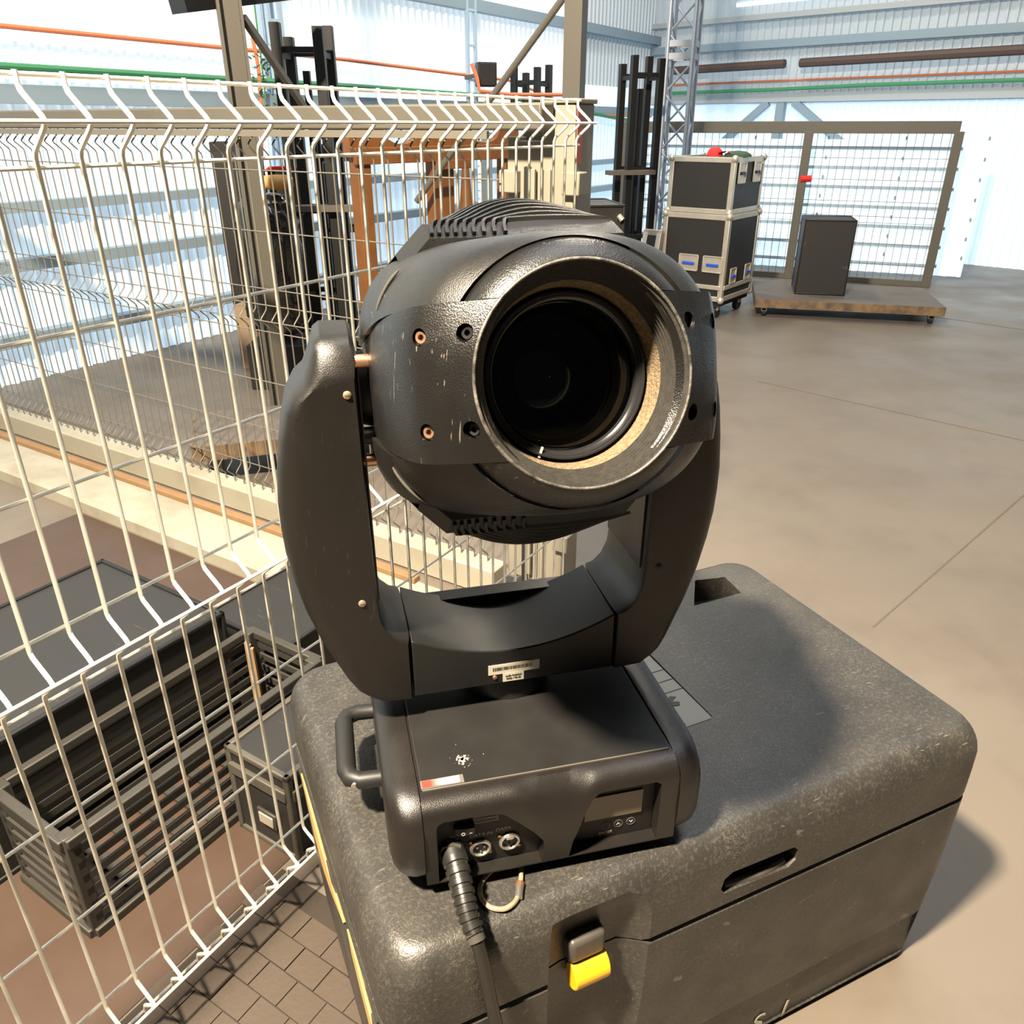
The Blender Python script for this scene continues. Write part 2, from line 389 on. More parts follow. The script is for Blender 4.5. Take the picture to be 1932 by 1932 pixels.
# tubes and hoses along the walls
def wallrun(name, mm, pts, r, label, cat, frame):
    b = MB().tube([frame @ Vector(p) for p in pts], r, 8)
    return tag(b.build(name, M[mm]), label, cat)
bpy.context.view_layer.update()
WL = wl.matrix_world.copy(); WB = wb.matrix_world.copy()
wallrun('heater_tube', 'brownpipe', [(.3, -.28, 2.16), (2.15, -.28, 2.18)], .05, 'dark brown heater tube under the arched roof, left length', 'tube', WB)
wallrun('heater_tube', 'brownpipe', [(2.35, -.28, 2.18), (7, -.28, 2.22)], .05, 'dark brown heater tube under the arched roof, right length', 'tube', WB)
wallrun('wall_hose', 'greencable', [(.3, -.2, 1.89), (2.0, -.2, 1.90), (3.2, -.2, 1.92), (7, -.2, 1.93)], .022, 'green hose along the beam of the right wall', 'hose', WB)
wallrun('wall_cable', 'orangecable', [(.3, -.06, 2.0), (7, -.06, 2.02)], .012, 'thin orange cable along the right wall above the green hose', 'cable', WB)
wallrun('wall_cable', 'orangecable', [(.3, .15, 1.60), (2, .15, 1.61), (4, .15, 1.92), (6.5, .15, 1.98), (9.5, .15, 2.0)], .014, 'orange cable strung along the bright left wall', 'cable', WL)
wallrun('wall_hose', 'greencable', [(.3, .15, 1.5), (4, .15, 1.76), (6.5, .15, 1.79), (9.5, .15, 1.8)], .02, 'green hose strung along the bright left wall', 'hose', WL)
# columns of the left wall
def column(name, p, w_, d_, h, mm, label, cat='column', rz=0):
    b = MB(); t = .012
    b.box((0, -d_ / 2, h / 2), (w_, t, h)); b.box((0, d_ / 2, h / 2), (w_, t, h)); b.box((0, 0, h / 2), (t, d_, h))
    o = b.build(name, M[mm], smooth=0); o.location = p; o.rotation_euler = (0, 0, rz); return tag(o, label, cat)
column('wall_column', at(541, 400, Y=7.0).xy.to_3d(), .09, .12, 4.5, 'columnblue', 'pale blue steel wall column behind the left black rack', rz=FRZ)
column('wall_column', at(874, 400, Y=9.2).xy.to_3d(), .15, .16, 4.5, 'columnblue', 'pale blue steel wall column beside the small black speaker', rz=FRZ)
# guarded ladder rails fixed beside the columns
def ladder(p, h, w_, label, mm):
    r = empty('wall_ladder', p, FRZ, label, 'ladder')
    for x in (0, w_): MB().bar((0, x, .6), (0, x, h), .03, .03).build('rail', M[mm], r, smooth=0)
    z = .7; rg = MB().bar((0, 0, 0), (0, w_, 0), .02, .02).mesh('rung', 0); rg.materials.append(M[mm])
    while z < h - .05: inst('rung', rg, r, (0, 0, z)); z += .30
ladder(at(548, 400, Y=6.9).xy.to_3d(), 4.5, .12, 'thin blue ladder rail beside the left wall column', 'columnblue')
ladder(at(888, 400, Y=9.0).xy.to_3d(), 4.5, .14, 'thin blue ladder beside the wall column near the speaker', 'columnblue')
# beige columns in front of the wall, with diagonal stays
pA = at(1083, 150, Y=4.6); pB = at(450, 150, Y=4.4)
ca = empty('steel_column', (pA.x, pA.y, 0), R(-22), 'tall square beige steel column rising behind the gate post', 'column')
MB().box((0, 0, 2.5), (.092, .092, 5)).build('shaft', M['column'], ca, smooth=0)
MB().box((0, 0, .01), (.2, .2, .02)).build('foot_plate', M['column'], ca, smooth=0)
cb = empty('steel_column', (pB.x, pB.y, 0), R(20), 'beige steel column at the left edge beside the black racks', 'column')
b = MB(); b.box((-.05, 0, 2.5), (.014, .1, 5)); b.box((.05, 0, 2.5), (.014, .1, 5)); b.box((0, 0, 2.5), (.1, .012, 5)); b.build('shaft', M['column'], cb, smooth=0)
MB().box((0, 0, .01), (.2, .2, .02)).build('foot_plate', M['column'], cb, smooth=0)
q0 = at(1060, 0, Y=4.75); q1 = at(905, 215, Y=4.9); dq = (q0 - q1)
tag(MB().tube([q1 - dq * .9, q0 + dq * 1.2], .018, 10).build('diagonal_stay', M['column']), 'thin beige diagonal stay running up to the tall column', 'brace')
q0 = at(462, 38, Y=4.42); q1 = at(528, 135, Y=4.7); dq = (q1 - q0)
tag(MB().bar(q0 - dq * .05, q0 + dq * 2.6, .03, .03).build('diagonal_stay', M['column'], smooth=0), 'beige diagonal stay running down from the left column', 'brace')
# dark roof beam at the top left
tag(MB().bar(at(330, -8, Y=4.3), at(560, -32, Y=4.9), .12, .14).build('roof_beam', M['blacksteel'], smooth=0), 'dark horizontal beam above the left column', 'beam')

# ================================================================== wire fences
def fence_profile(folds, ztop, zbot):
    """side profile (out, z) of one upright wire with V folds"""
    pts = [(0, ztop + .004)]
    for zc_, dep in folds:
        pts += [(0, zc_ + .040), (dep * .08, zc_ + .032), (dep * .28, zc_ + .025), (dep * .84, zc_ + .0065), (dep * .97, zc_), (dep * .84, zc_ - .0065), (dep * .28, zc_ - .025), (dep * .08, zc_ - .032), (0, zc_ - .040)]
    pts.append((0, zbot)); return pts
def wire_panel(root, length, folds, hz, ztop, zbot, pitch, rv, rh, m, start=0.):
    prof = fence_profile(folds, ztop, zbot)
    vm = MB().tube([(o_, 0, z) for o_, z in prof], rv, 7).mesh('upright_wire', 50); vm.materials.append(m)
    hm = MB().tube([(0, 0, 0), (0, length, 0)], rh, 7).mesh('cross_wire', 50); hm.materials.append(m)
    y = start
    while y <= length + 1e-6:
        inst('upright_wire', vm, root, (0, y, 0)); y += pitch
    for z, off in hz: inst('cross_wire', hm, root, (-rv * .9 if off == 0 else off + math.copysign(rv * .9, off), 0, z))
# near fence: runs from beside the camera to the gate post. local +Y along it, local +X towards the viewer
f1 = empty('wire_fence_panel', fp(-.50, 1.036), FRZ, 'cream folded wire fence panel close on the left, behind the moving light', 'fence')
hz1 = [(1.553, 0), (1.503, .04), (1.453, 0), (1.256, 0), (1.058, 0), (.86, 0), (.81, .04), (.76, 0), (.56, 0), (.36, 0), (.16, 0), (.11, .04), (.06, 0)]
wire_panel(f1, 2.47, [(1.503, .04), (.81, .04), (.11, .04)], hz1, 1.553, .05, .0573, .0034, .0029, M['wire'], start=.0433)
# far fence: a sliding gate leaf at right angles to it
E0 = fp(2.03, 1.05)
f2 = empty('sliding_gate', E0 + FN * .27, FRZ + R(90), 'long wire gate leaf with fat cream top and bottom rails, behind the near fence', 'gate')
# local +Y runs to -X side (away, left); local -X faces the viewer
hz2 = [(1.36, 0), (1.16, 0), (.96, 0), (.90, 0), (.85, -.035), (.80, 0), (.60, 0), (.40, 0), (.22, 0)]
wire_panel(f2, 4.2, [(1.44, -.035), (.85, -.035), (.17, -.035)], hz2, 1.50, .09, .0573, .0026, .0023, M['wiredim'], start=.06)
MB().box((-.012, 2.02, 1.519), (.07, 4.36, .066)).build('top_rail', M['gatedim'], f2, bevel=.006)
MB().box((-.012, 2.1, .055), (.09, 4.2, .105)).build('bottom_rail', M['cream'], f2, bevel=.006)
MB().box((-.056, 2.1, 1.475), (.012, 4.2, .02)).build('guide_rail', M['wiredim'], f2, smooth=0)
# gate post where both meet
gp = empty('gate_post', E0 + FD * .085 + FN * .080, FRZ, 'broad cream steel gate post with slotted lock plate and side brackets', 'post')
MB().box((-.02, 0, .775), (.10, .11, 1.55)).build('post_body', M['postpaint'], gp, bevel=.004)
MB().box((-.02, 0, 1.556), (.112, .122, .012)).build('post_cap', M['postpaint'], gp, bevel=.003)
MB().box((-.115, -.02, .76), (.09, .05, 1.40)).build('post_leaf', M['postpaint'], gp, bevel=.004)
MB().box((-.172, 0, .76), (.035, .09, 1.42)).build('post_leaf', M['postpaint'], gp, bevel=.004)
for x in (-.045, -.095, -.070): MB().box((x, -.058, .74), (.014, .014, 1.3)).build('post_rib', M['postpaint'], gp, bevel=.003)
MB().box((-.118, -.05, 1.31), (.022, .012, .17)).build('lock_slot', M['blackboard'], gp, bevel=.004)
MB().box((-.118, -.05, .12), (.022, .012, .17)).build('lock_slot', M['blackboard'], gp, bevel=.004)
for x in (-.172, .030):
    MB().box((x, -.05, 1.355), (.055, .05, .06)).build('bracket', M['postpaint'], gp, bevel=.004)
    MB().box((x, -.05, .25), (.055, .05, .06)).build('bracket', M['postpaint'], gp, bevel=.004)
MB().box((.0305, -.03, 1.47), (.003, .03, .13)).build('red_tape', mat('faded red tape', (.42, .12, .09), .6), gp, smooth=0)
MB().box((-.085, .020, .765), (.17, .03, 1.46)).build('post_panel', M['postpaint'], gp, bevel=.003)
# kerb, batten and strips in front of the gate leaf
kb = empty('floor_kerb', E0 - FD * .02 + FN * .12, FRZ + R(90), 'low soiled cream kerb on the floor in front of the wire gate', 'kerb')
MB().prism([(-.40, -.01), (-.15, -.01), (-.15, .05), (-.165, .062), (-.385, .062), (-.40, .05)], .1, 4.0, lambda a, z, t: (a, t, z)).build('kerb_body', M['creamdirt'], kb, smooth=0)
bt = tag(MB().box((0, 0, 0), (.035, 2.9, .022)).build('timber_batten', M['batten'], bevel=.003), 'raw orange timber batten lying on the cream kerb', 'batten')
bt.location = E0 - FD * .19 + FN * 1.95 + Vector((0, 0, .0732)); bt.rotation_euler = (0, 0, FRZ + R(90))

# ------------------------------------------------ things behind the near fence, lower left
def flight_case(name, p, rz, L_, W_, H_, label, joint=None, handles=(), group=None, alu='alu', board='blackboard', corner=True, edge=.03):
    """case with aluminium edging; local origin at its base centre"""
    r = empty(name, p, rz, label, 'flight case', group)
    MB().box((0, 0, H_ / 2), (L_ - .012, W_ - .012, H_ - .012)).build('panel_body', M[board], r, smooth=0)
    e = edge
    for sx in (-1, 1):
        for sy in (-1, 1):
            MB().box((sx * (L_ / 2 - e / 2), sy * (W_ / 2 - e / 2), H_ / 2), (e, e, H_ - .002)).build('edge_rail', M[alu], r, bevel=.004)
    for z in (e / 2, H_ - e / 2):
        for s in (-1, 1):
            MB().box((0, s * (W_ / 2 - e / 2), z), (L_, e, e)).build('edge_rail', M[alu], r, bevel=.004)
            MB().box((s * (L_ / 2 - e / 2), 0, z), (e, W_, e)).build('edge_rail', M[alu], r, bevel=.004)
    if joint:
        for z in joint:
            for s in (-1, 1):
                MB().box((0, s * (W_ / 2 - .002), z), (L_ - .02, .012, .03)).build('lid_joint', M[alu], r, bevel=.003)
                MB().box((s * (L_ / 2 - .002), 0, z), (.012, W_ - .02, .03)).build('lid_joint', M[alu], r, bevel=.003)
    if corner:
        cm = MB(); 
        cm.lathe([(0.001, .035), (.018, .033), (.030, .022), (.036, .006), (.037, -.012)], lambda x, y, h: (x, y, h), 12)
        me = cm.mesh('ball_corner', 40); me.materials.append(M[alu])
        for sx in (-1, 1):
            for sy in (-1, 1):
                for sz in (0, 1):
                    o = inst('ball_corner', me, r, (sx * (L_ / 2 - .012), sy * (W_ / 2 - .012), H_ - .012 if sz else .012))
                    d = Vector((sx, sy, 1 if sz else -1)); o.rotation_euler = d.to_track_quat('Z', 'Y').to_euler(); o.scale = (.8, .8, .8)
    return r
def recessed_handle(parent, p, axis, w_=.12, h_=.085, grip='blue'):
    """butterfly style dish on a side: axis 'x' or 'y', sign in p"""
    r = MB(); sx, s = axis[0], axis[1]
    def pt(a, b_, t): return (p[0] + (a if s == 'y' else t * sx), p[1] + (t * sx if s == 'y' else a), p[2] + b_)
    rim = [(-w_ / 2, -h_ / 2), (w_ / 2, -h_ / 2), (w_ / 2, h_ / 2), (-w_ / 2, h_ / 2)]
    for i in range(4):
        a0, b0 = rim[i]; a1, b1 = rim[(i + 1) % 4]
        r.bar(pt(a0, b0, .004), pt(a1, b1, .004), .012, .010)
    d = r.build('handle_dish', M['alu'], parent, bevel=.002)
    m_ = MB(); m_.prism(rim, .0005, .002, pt); m_.build('dish_floor', M['alu'], d, smooth=0)
    g = MB(); g.bar(pt(-w_ * .32, -.005, .008), pt(w_ * .32, -.005, .008), .016, .022); g.build('grip', M[grip], d, bevel=.003)
# low black flight case against the near fence
lc = flight_case('flight_case', fp(1.09, 1.175), FRZ + R(90), .20, .56, .255, 'low black flight case on the floor just behind the near fence', joint=(.195,), edge=.016, corner=False, alu='greyrail')
lc.rotation_euler = (0, 0, FRZ)
MB().box((.02, -.284, .10), (.06, .008, .045)).build('recess_catch', M['greygrille'], lc, bevel=.003)
MB().box((.02, -.289, .10), (.045, .004, .03)).build('catch_plate', M['alu'], lc, bevel=.002)
# slatted metal crate, open on top
cr = empty('slatted_crate', fp(.80, 1.43), FRZ, 'open dull grey slatted metal crate beyond the low flight case', 'crate')
cw, cl_, ch = .26, .68, .275
for sx in (-1, 1):
    for z in (.012, ch - .012): MB().box((sx * cw / 2, 0, z), (.022, cl_, .022)).build('rim_rail', M['greygrille'], cr, bevel=.003)
    for q in range(6): MB().box((sx * cw / 2, 0, .045 + q * .037), (.006, cl_ - .02, .018)).build('slat', M['greygrille'], cr, smooth=0)
for sy in (-1, 1):
    for z in (.012, ch - .012): MB().box((0, sy * cl_ / 2, z), (cw, .022, .022)).build('rim_rail', M['greygrille'], cr, bevel=.003)
    for q in range(6): MB().box((0, sy * cl_ / 2, .045 + q * .037), (cw - .02, .006, .018)).build('slat', M['greygrille'], cr, smooth=0)
    for sx in (-1, 1): MB().box((sx * (cw / 2 - .012), sy * (cl_ / 2 - .012), ch / 2), (.03, .03, ch)).build('corner_post', M['greygrille'], cr, bevel=.003)
for q in range(9): MB().box((0, -cl_ / 2 + .05 + q * .07, .012), (cw, .03, .006)).build('slat', M['greygrille'], cr, smooth=0)
for q in range(3):
    o = tag(MB().bar(fp(1.09 - q * .006, 1.515 - q * .018, .03), fp(1.10 - q * .006, 1.53 - q * .018, .262), .008, .012).build('timber_lath', M['batten'], smooth=0), ('rightmost', 'middle', 'leftmost')[q] + ' pale timber lath standing in the corner of the slatted crate', 'lath', 'laths in the slatted crate')
# black cases behind the crate
flight_case('flight_case', fp(.62, 1.86), FRZ, .54, .95, .34, 'black flight case in the shadow beyond the slatted crate', edge=.014, corner=False, alu='blacksteel')
flight_case('flight_case', fp(1.40, 1.66), FRZ, .34, .42, .20, 'small black case in the shadow below the cream kerb', edge=.012, corner=False, alu='blacksteel')

# ================================================================== far background
# black upright racks
def rack(p, rz, wx, wy, h, label, mids=(.9,), post=.055, extra=True, shelf=None):
    r = empty('upright_rack', p, rz, label, 'rack', 'black upright racks')
    for i, (sx, sy) in enumerate(((-1, -1), (1, -1), (1, 1), (-1, 1))):
        hh = h + (.02, .0, .03, -.03)[i]
        MB().box((sx * wx / 2, sy * wy / 2, hh / 2 + .08), (post, post, hh - .16)).build('post', M['blacksteel'], r, bevel=.003)
        MB().cyl((sx * wx / 2, sy * wy / 2 - .02, .05), (sx * wx / 2, sy * wy / 2 + .02, .05), .05, 14).build('caster', M['caster'], r)
    for z in (h - .12,) + tuple(mids) + (.14,):
        for s in (-1, 1):
            MB().box((0, s * wy / 2, z), (wx, .03, .032)).build('crossbar', M['blacksteel'], r, smooth=0)
            MB().box((s * wx / 2, 0, z - .02), (.03, wy, .032)).build('crossbar', M['blacksteel'], r, smooth=0)
    if extra:
        MB().box((0, 0, h * .42 + .1), (.04, .04, h * .84)).build('inner_post', M['blacksteel'], r, smooth=0)
    if shelf:
        MB().box((shelf[0], -wy / 2 - .05, shelf[1]), (shelf[2], .12, .035)).build('shelf_plate', M['darkwood'], r, smooth=0)
    return r
def ground(px_, Y): 
    p = at(px_, 235, Y=Y); return Vector((p.x, p.y, 0))
rack(ground(588, 5.6), R(0), .25, .30, 2.02, 'black steel upright rack on casters at the left, tallest in the picture', mids=(1.0, .45), post=.06, shelf=(.12, 1.02, .5))
rack(ground(634, 6.3), R(4), .26, .24, 1.40, 'shorter black steel rack beside the orange timber trestle', mids=(.8,), extra=True)
rack(ground(1002, 8.6), R(-30), .25, .23, 1.98, 'black steel upright rack seen past the left side of the gate post', mids=(1.05,), extra=False)
rack(ground(1204, 7.6), R(16), .24, .24, 1.99, 'black steel upright rack standing left of the aluminium truss', mids=(1.15, .6), shelf=(-.12, 1.13, .42))
def cabinet(px_, Y, w_, d_, h_, label):
    r = empty('black_cabinet', ground(px_, Y), R(10), label, 'cabinet')
    MB().box((0, 0, h_ / 2), (w_, d_, h_)).build('cabinet_body', M['blacksteel'], r, bevel=.006)
    MB().box((0, -d_ / 2 - .004, h_ * .5), (w_ * .9, .01, h_ * .92)).build('cabinet_door', M['blackboard'], r, bevel=.003)
    MB().box((w_ * .34, -d_ / 2 - .016, h_ * .55), (.02, .016, .12)).build('door_pull', M['greygrille'], r, bevel=.003)
cabinet(440, 5.75, .30, .26, 1.40, 'tall black cabinet at the left behind the wrapped bundle')
cabinet(530, 6.15, .24, .24, 1.22, 'black cabinet between the wrapped bundle and the tall rack')
# film wrapped bundle with tan bag on it
wrp = MB()
def lump(u, v_):
    th = u * 2 * math.pi; ph = (v_ - .5) * math.pi
    rr = 1 + .10 * math.sin(5 * th + 3 * v_) + .07 * math.sin(9 * th * 1 + 11 * v_) + .05 * math.sin(17 * v_ * 3 + 2 * th)
    se = lambda c_: math.copysign(abs(c_) ** .55, c_)
    return (se(math.cos(ph)) * se(math.cos(th)) * .165 * rr, se(math.cos(ph)) * se(math.sin(th)) * .165 * rr, .42 + se(math.sin(ph)) * .42)
wrp.grid(41, 29, lump)
wo = tag(wrp.build('wrapped_bundle', M['film'], smooth=50), 'bundle wrapped in shiny black stretch film behind the wire gate', 'bundle')
wo.location = ground(482, 5.0) + Vector((0, 0, .30))
tag(MB().box((0, 0, .14), (.36, .36, .28)).build('low_plinth', M['blackboard'], bevel=.006), 'black box plinth under the wrapped bundle', 'box').location = ground(482, 5.0)
bag = MB()
def bagf(u, v_):
    a = v_ * 2 * math.pi; x = -.10 + .22 * u; pr = (math.sin(math.pi * min(1, max(0, u * .96 + .02))) ** .25) * (.72 + .28 * u)
    return (x, math.cos(a) * .06 * pr, .050 + math.sin(a) * .048 * pr)
bag.grid(15, 17, bagf)
bo = tag(bag.build('tan_pouch', M['tan'], smooth=60), 'tan leather pouch lying on top of the black wrapped bundle', 'pouch')
bo.location = ground(500, 4.95) + Vector((0, 0, 1.15)); bo.rotation_euler = (0, 0, R(8))
rb = tag(MB().tube([(-.05, 0, .0), (-.04, .03, .012), (.08, .03, .016), (.09, 0, .0)], .009, 8).build('red_strap', M['redcloth']), 'short red strap on the tan pouch', 'strap'); rb.location = ground(508, 4.95) + Vector((0, 0, 1.262))
# cardboard boxes
def carton(px_, Y, z, s, rz, label):
    r = empty('cardboard_box', ground(px_, Y) + Vector((0, 0, z)), rz, label, 'box')
    MB().box((0, 0, s[2] / 2), s).build('box_body', M['carton'], r, smooth=0)
    MB().box((-s[0] * .26, 0, s[2] + .003), (s[0] * .47, s[1], .004)).build('flap', M['carton'], r, smooth=0)
    MB().box((s[0] * .26, 0, s[2] + .003), (s[0] * .47, s[1], .004)).build('flap', M['carton'], r, smooth=0)
carton(537, 6.5, 0, (.16, .16, .5), R(14), 'tall brown cardboard box on the floor right of the wrapped bundle')
carton(424, 5.4, 0, (.14, .2, .42), R(-10), 'brown cardboard box at the left edge behind the gate')
# low dark trolley
def trolley(p, rz, L_, W_, zt, label, deck='darkwood'):
    r = empty('platform_trolley', p, rz, label, 'trolley')
    MB().box((0, 0, zt - .03), (L_, W_, .06)).build('deck', M[deck], r, bevel=.004)
    MB().box((0, -W_ / 2 - .004, zt - .035), (L_, .01, .07)).build('edge_board', M['plyedge'], r, smooth=0)
    MB().box((-L_ / 2 - .004, 0, zt - .035), (.01, W_, .07)).build('edge_board', M['plyedge'], r, smooth=0)
    for sx in (-1, 1):
        for sy in (-1, 1):
            x, y = sx * (L_ / 2 - .08), sy * (W_ / 2 - .08)
            c = MB().cyl((x - .016, y, .04), (x + .016, y, .04), .038, 16).build('caster', M['caster'], r)
            MB().box((x, y, (zt - .06 + .05) / 2 + .012), (.05, .05, zt - .075)).build('caster_fork', M['alu'], c, bevel=.003)
    return r
trolley(ground(560, 3.75), R(18), 1.25, .5, .20, 'low dark platform trolley on the floor beyond the wire gate')
tr2 = trolley(at(1418, 606, z=0) + Vector((.90, .42, 0)), R(-14), 1.5, .9, .155, 'worn plywood platform dolly at the right beside the stacked flight cases')
bp = at(1502, 552, z=.16) + Vector((.22, .1, 0))
bc = flight_case('flight_case', Vector((bp.x, bp.y, .158)), R(-14), .42, .4, .62, 'tall black case standing on the plywood dolly', edge=.012, corner=False, alu='blacksteel')
# orange timber trestles
def trestle(px0, px1, Y0, Y1, label):
    A = ground(px0, Y0); B = ground(px1, Y1); r = empty('timber_trestle', (A + B) / 2, math.atan2((B - A).y, (B - A).x), label, 'trestle', 'orange timber trestles')
    L_ = (B - A).length
    # scalloped head board
    up = []
    n = 40
    for i in range(n + 1):
        x = -L_ / 2 + L_ * i / n; t = (i / n * 2.0) % 1.0
        dip = max(0, 1 - ((t - .55) / .20) ** 2); dip = dip ** .5 if dip > 0 else 0
        up.append((x, 1.475 - .075 * dip))
    poly = [(-L_ / 2, 1.34)] + up + [(L_ / 2, 1.34)]
    MB().prism(poly, -.03, .03, lambda a, z, t: (a, t, z)).build('head_board', M['orangewood'], r, smooth=0)
    MB().box((0, -.045, 1.345), (L_ * .98, .03, .085)).build('rail_board', M['orangewood'], r, bevel=.003)
    MB().box((.04 * L_, -.065, 1.285), (L_ * .2, .03, .05)).build('cleat', M['orangewood'], r, bevel=.003)
    for x, wd in ((-L_ * .44, .09), (0, .16), (L_ * .44, .11)):
        MB().box((x, 0, .68), (wd, .08, 1.36)).build('leg', M['orangewood'], r, bevel=.004)
    for z in (.62, .36): MB().box((-L_ * .22, 0, z), (L_ * .42, .05, .09)).build('stretcher', M['orangewood'], r, bevel=.003)
    MB().box((L_ * .22, 0, .62), (L_ * .42, .05, .09)).build('stretcher', M['orangewood'], r, bevel=.003)
    for s in (-1, 1): MB().box((s * L_ * .3, 0, .03), (L_ * .36, .5, .06)).build('foot', M['orangewood'], r, bevel=.003)
trestle(650, 972, 4.7, 5.7, 'orange stained timber trestle with scalloped top behind the wire gate')
c_ = MB(); c_.lathe([(.001, .55), (.02, .54), (.05, .2), (.075, .02), (.11, .015), (.11, 0)], lambda x, y, h: (x, y, h), 16)
co = tag(c_.build('timber_stake', M['orangewood']), 'tapered brown timber stake rising behind the head of the light', 'stake'); co.location = ground(876, 6.2) + Vector((0, 0, .75))
tag(MB().box((0, 0, .37), (.3, .3, .74)).build('black_crate', M['blackboard'], bevel=.006), 'black crate carrying the tapered timber stake', 'crate').location = ground(876, 6.2)
# white louvred stack between trestle legs
lv = empty('louvred_panel', ground(912, 7.4), FRZ, 'white louvred panel leaning near the wall behind the trestle', 'panel')
for q in range(14):
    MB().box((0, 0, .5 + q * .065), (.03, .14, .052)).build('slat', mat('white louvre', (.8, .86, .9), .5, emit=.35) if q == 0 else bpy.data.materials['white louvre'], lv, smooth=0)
MB().box((.03, 0, .72), (.015, .15, 1.44)).build('backing', M['girt'], lv, smooth=0)
# small black speaker hung high with an orange strap
sp = empty('wall_speaker', at(917, 162, Y=7.8), R(14), 'small black speaker cabinet hung high near the bright left wall', 'speaker')
MB().box((0, 0, .085), (.165, .14, .185)).build('cabinet', M['blacksteel'], sp, bevel=.008)
MB().box((0, -.073, .085), (.145, .006, .165)).build('grille', M['blackboard'], sp, bevel=.003)
MB().bar((0, .07, .1), (0, .9, .1), .03, .03).build('bracket_arm', M['blacksteel'], sp, smooth=0)
p0, p1 = at(890, 120, Y=7.6), at(905, 172, Y=7.6)
tag(MB().tube([p0, (p0 + p1) / 2 + Vector((.01, 0, 0)), p1, p1 + Vector((.25, .2, -.02)), p1 + Vector((.8, .9, .0))], .016, 8).build('orange_strap', M['orangecable']), 'orange strap hanging beside the small speaker', 'strap')
# hanging greenery at left
gl = MB(); rg = random.Random(3)
g0 = at(497, 150, Y=6.3)
for i in range(150):
    p = g0 + Vector((rg.gauss(0, .05), rg.gauss(0, .04), rg.uniform(-.22, .2))); a = rg.uniform(0, 6.28); t = rg.uniform(-.6, .6)
    d = Vector((math.cos(a) * math.cos(t), math.sin(a) * math.cos(t), math.sin(t))); s_ = d.cross(Vector((0, 0, 1))).normalized()
    gl.add([p, p + d * .03 + s_ * .010, p + d * .06, p + d * .03 - s_ * .010], [(0, 1, 2, 3)])
gl.tube([g0 + Vector((0, 0, .5)), g0, g0 - Vector((0, 0, .25))], .006, 6)
tag(gl.build('hanging_plant', M['garland'], smooth=0), 'green hanging plant beside the left column', 'plant')
tag(MB().tube([at(476, 70, Y=6.6), at(488, 130, Y=6.6), at(492, 190, Y=6.6), at(494, 300, Y=6.6)], .014, 8).build('orange_strap', M['orangecable']), 'orange strap hanging behind the green plant', 'strap')

# ------------------------------------------------ right side: stacked flight cases, truss, railing
S0 = at(1372, 588, z=.0)
ANG = R(-128 + 90)          # long side direction
FR_ = Vector((math.sin(R(128)), math.cos(R(128)), 0)); SD_ = Vector((math.sin(R(38)), math.cos(R(38)), 0))
rz2 = math.atan2(FR_.y, FR_.x)
ctr = at(1356, 590, z=.07) - FR_ * .30 + SD_ * .33; ctr.z = 0
low = flight_case('flight_case', ctr + Vector((0, 0, .15)), rz2, .60, .62, .69, 'black flight case with blue handles, lower of the stacked pair at the right', edge=.042)
top = flight_case('flight_case', ctr + Vector((0, 0, .842)), rz2, .575, .60, .425, 'black flight case with bare front, upper of the stacked pair at the right', edge=.04)
for x in (-.03, .19): recessed_handle(low, (x, -.312, .30), (-1, 'y'), .17, .125)
for y in (-.14, .16): recessed_handle(low, (.302, y, .2), (1, 'x'), .11, .12)
for y in (-.16, .14): recessed_handle(top, (.29, y, .31), (1, 'x'), .13, .15, 'blacksteel')
MB().box((0, -.312, .115), (.56, .012, .035)).build('lid_joint', M['alu'], low, bevel=.003)
MB().box((.302, 0, .115), (.012, .58, .035)).build('lid_joint', M['alu'], low, bevel=.003)
MB().box((.0, 0, -.025), (.56, .58, .03)).build('caster_board', M['blacksteel'], low, smooth=0)
for sx in (-1, 1):
    for sy in (-1, 1):
        c = MB().cyl((sx * .22 - .02, sy * .22, -.095), (sx * .22 + .02, sy * .22, -.095), .053, 18).build('caster', M['caster'], low)
        MB().box((sx * .22, sy * .22, -.06), (.06, .06, .05)).build('caster_fork', M['alu'], c, bevel=.003)
# red cap on top
capb = MB(); capb.lathe([(.001, .07), (.03, .066), (.055, .045), (.065, .015), (.066, 0)], lambda x, y, h: (x, y * .9, h), 18)
rc = empty('red_hat', at(1368, 291, Y=6.9) , rz2, 'red hat with dark green cloth lying on the upper flight case', 'hat')
rc.location = ctr + FR_ * .02 - SD_ * .12 + Vector((0, 0, 1.268))
capb.build('crown', M['redcloth'], rc)
MB().grid(9, 9, lambda u, v_: (.05 + .12 * u, (v_ - .5) * .12, .022 + .018 * math.sin(3.1 * u))).build('brim', M['redcloth'], rc)
MB().lathe([(.001, .045), (.05, .04), (.085, .02), (.09, 0)], lambda x, y, h: (x * 1.3 + .2, y * .7, h), 16).build('cloth', M['darkgreen'], rc)
# aluminium edged panel leaning in front of the lower case
lp = empty('leaning_panel', ctr - FR_ * .36 - SD_ * .50, rz2, 'narrow black panel with aluminium edges leaning at the flight cases', 'panel')
def lean(x, y, z): return (x, y + .22 * z, z)
b = MB(); b.prism([(-.06, .0), (.06, .0), (.06, .66), (-.06, .66)], -.02, .02, lambda a, z, t: lean(a, t, z)); b.build('board', M['blackboard'], lp, smooth=0)
for x in (-.065, .065): MB().bar(lean(x, 0, 0), lean(x, 0, .68), .045, .05).build('edge_rail', M['alu'], lp, bevel=.003)
MB().bar(lean(-.085, 0, .67), lean(.085, 0, .67), .05, .045).build('edge_rail', M['alu'], lp, bevel=.003)
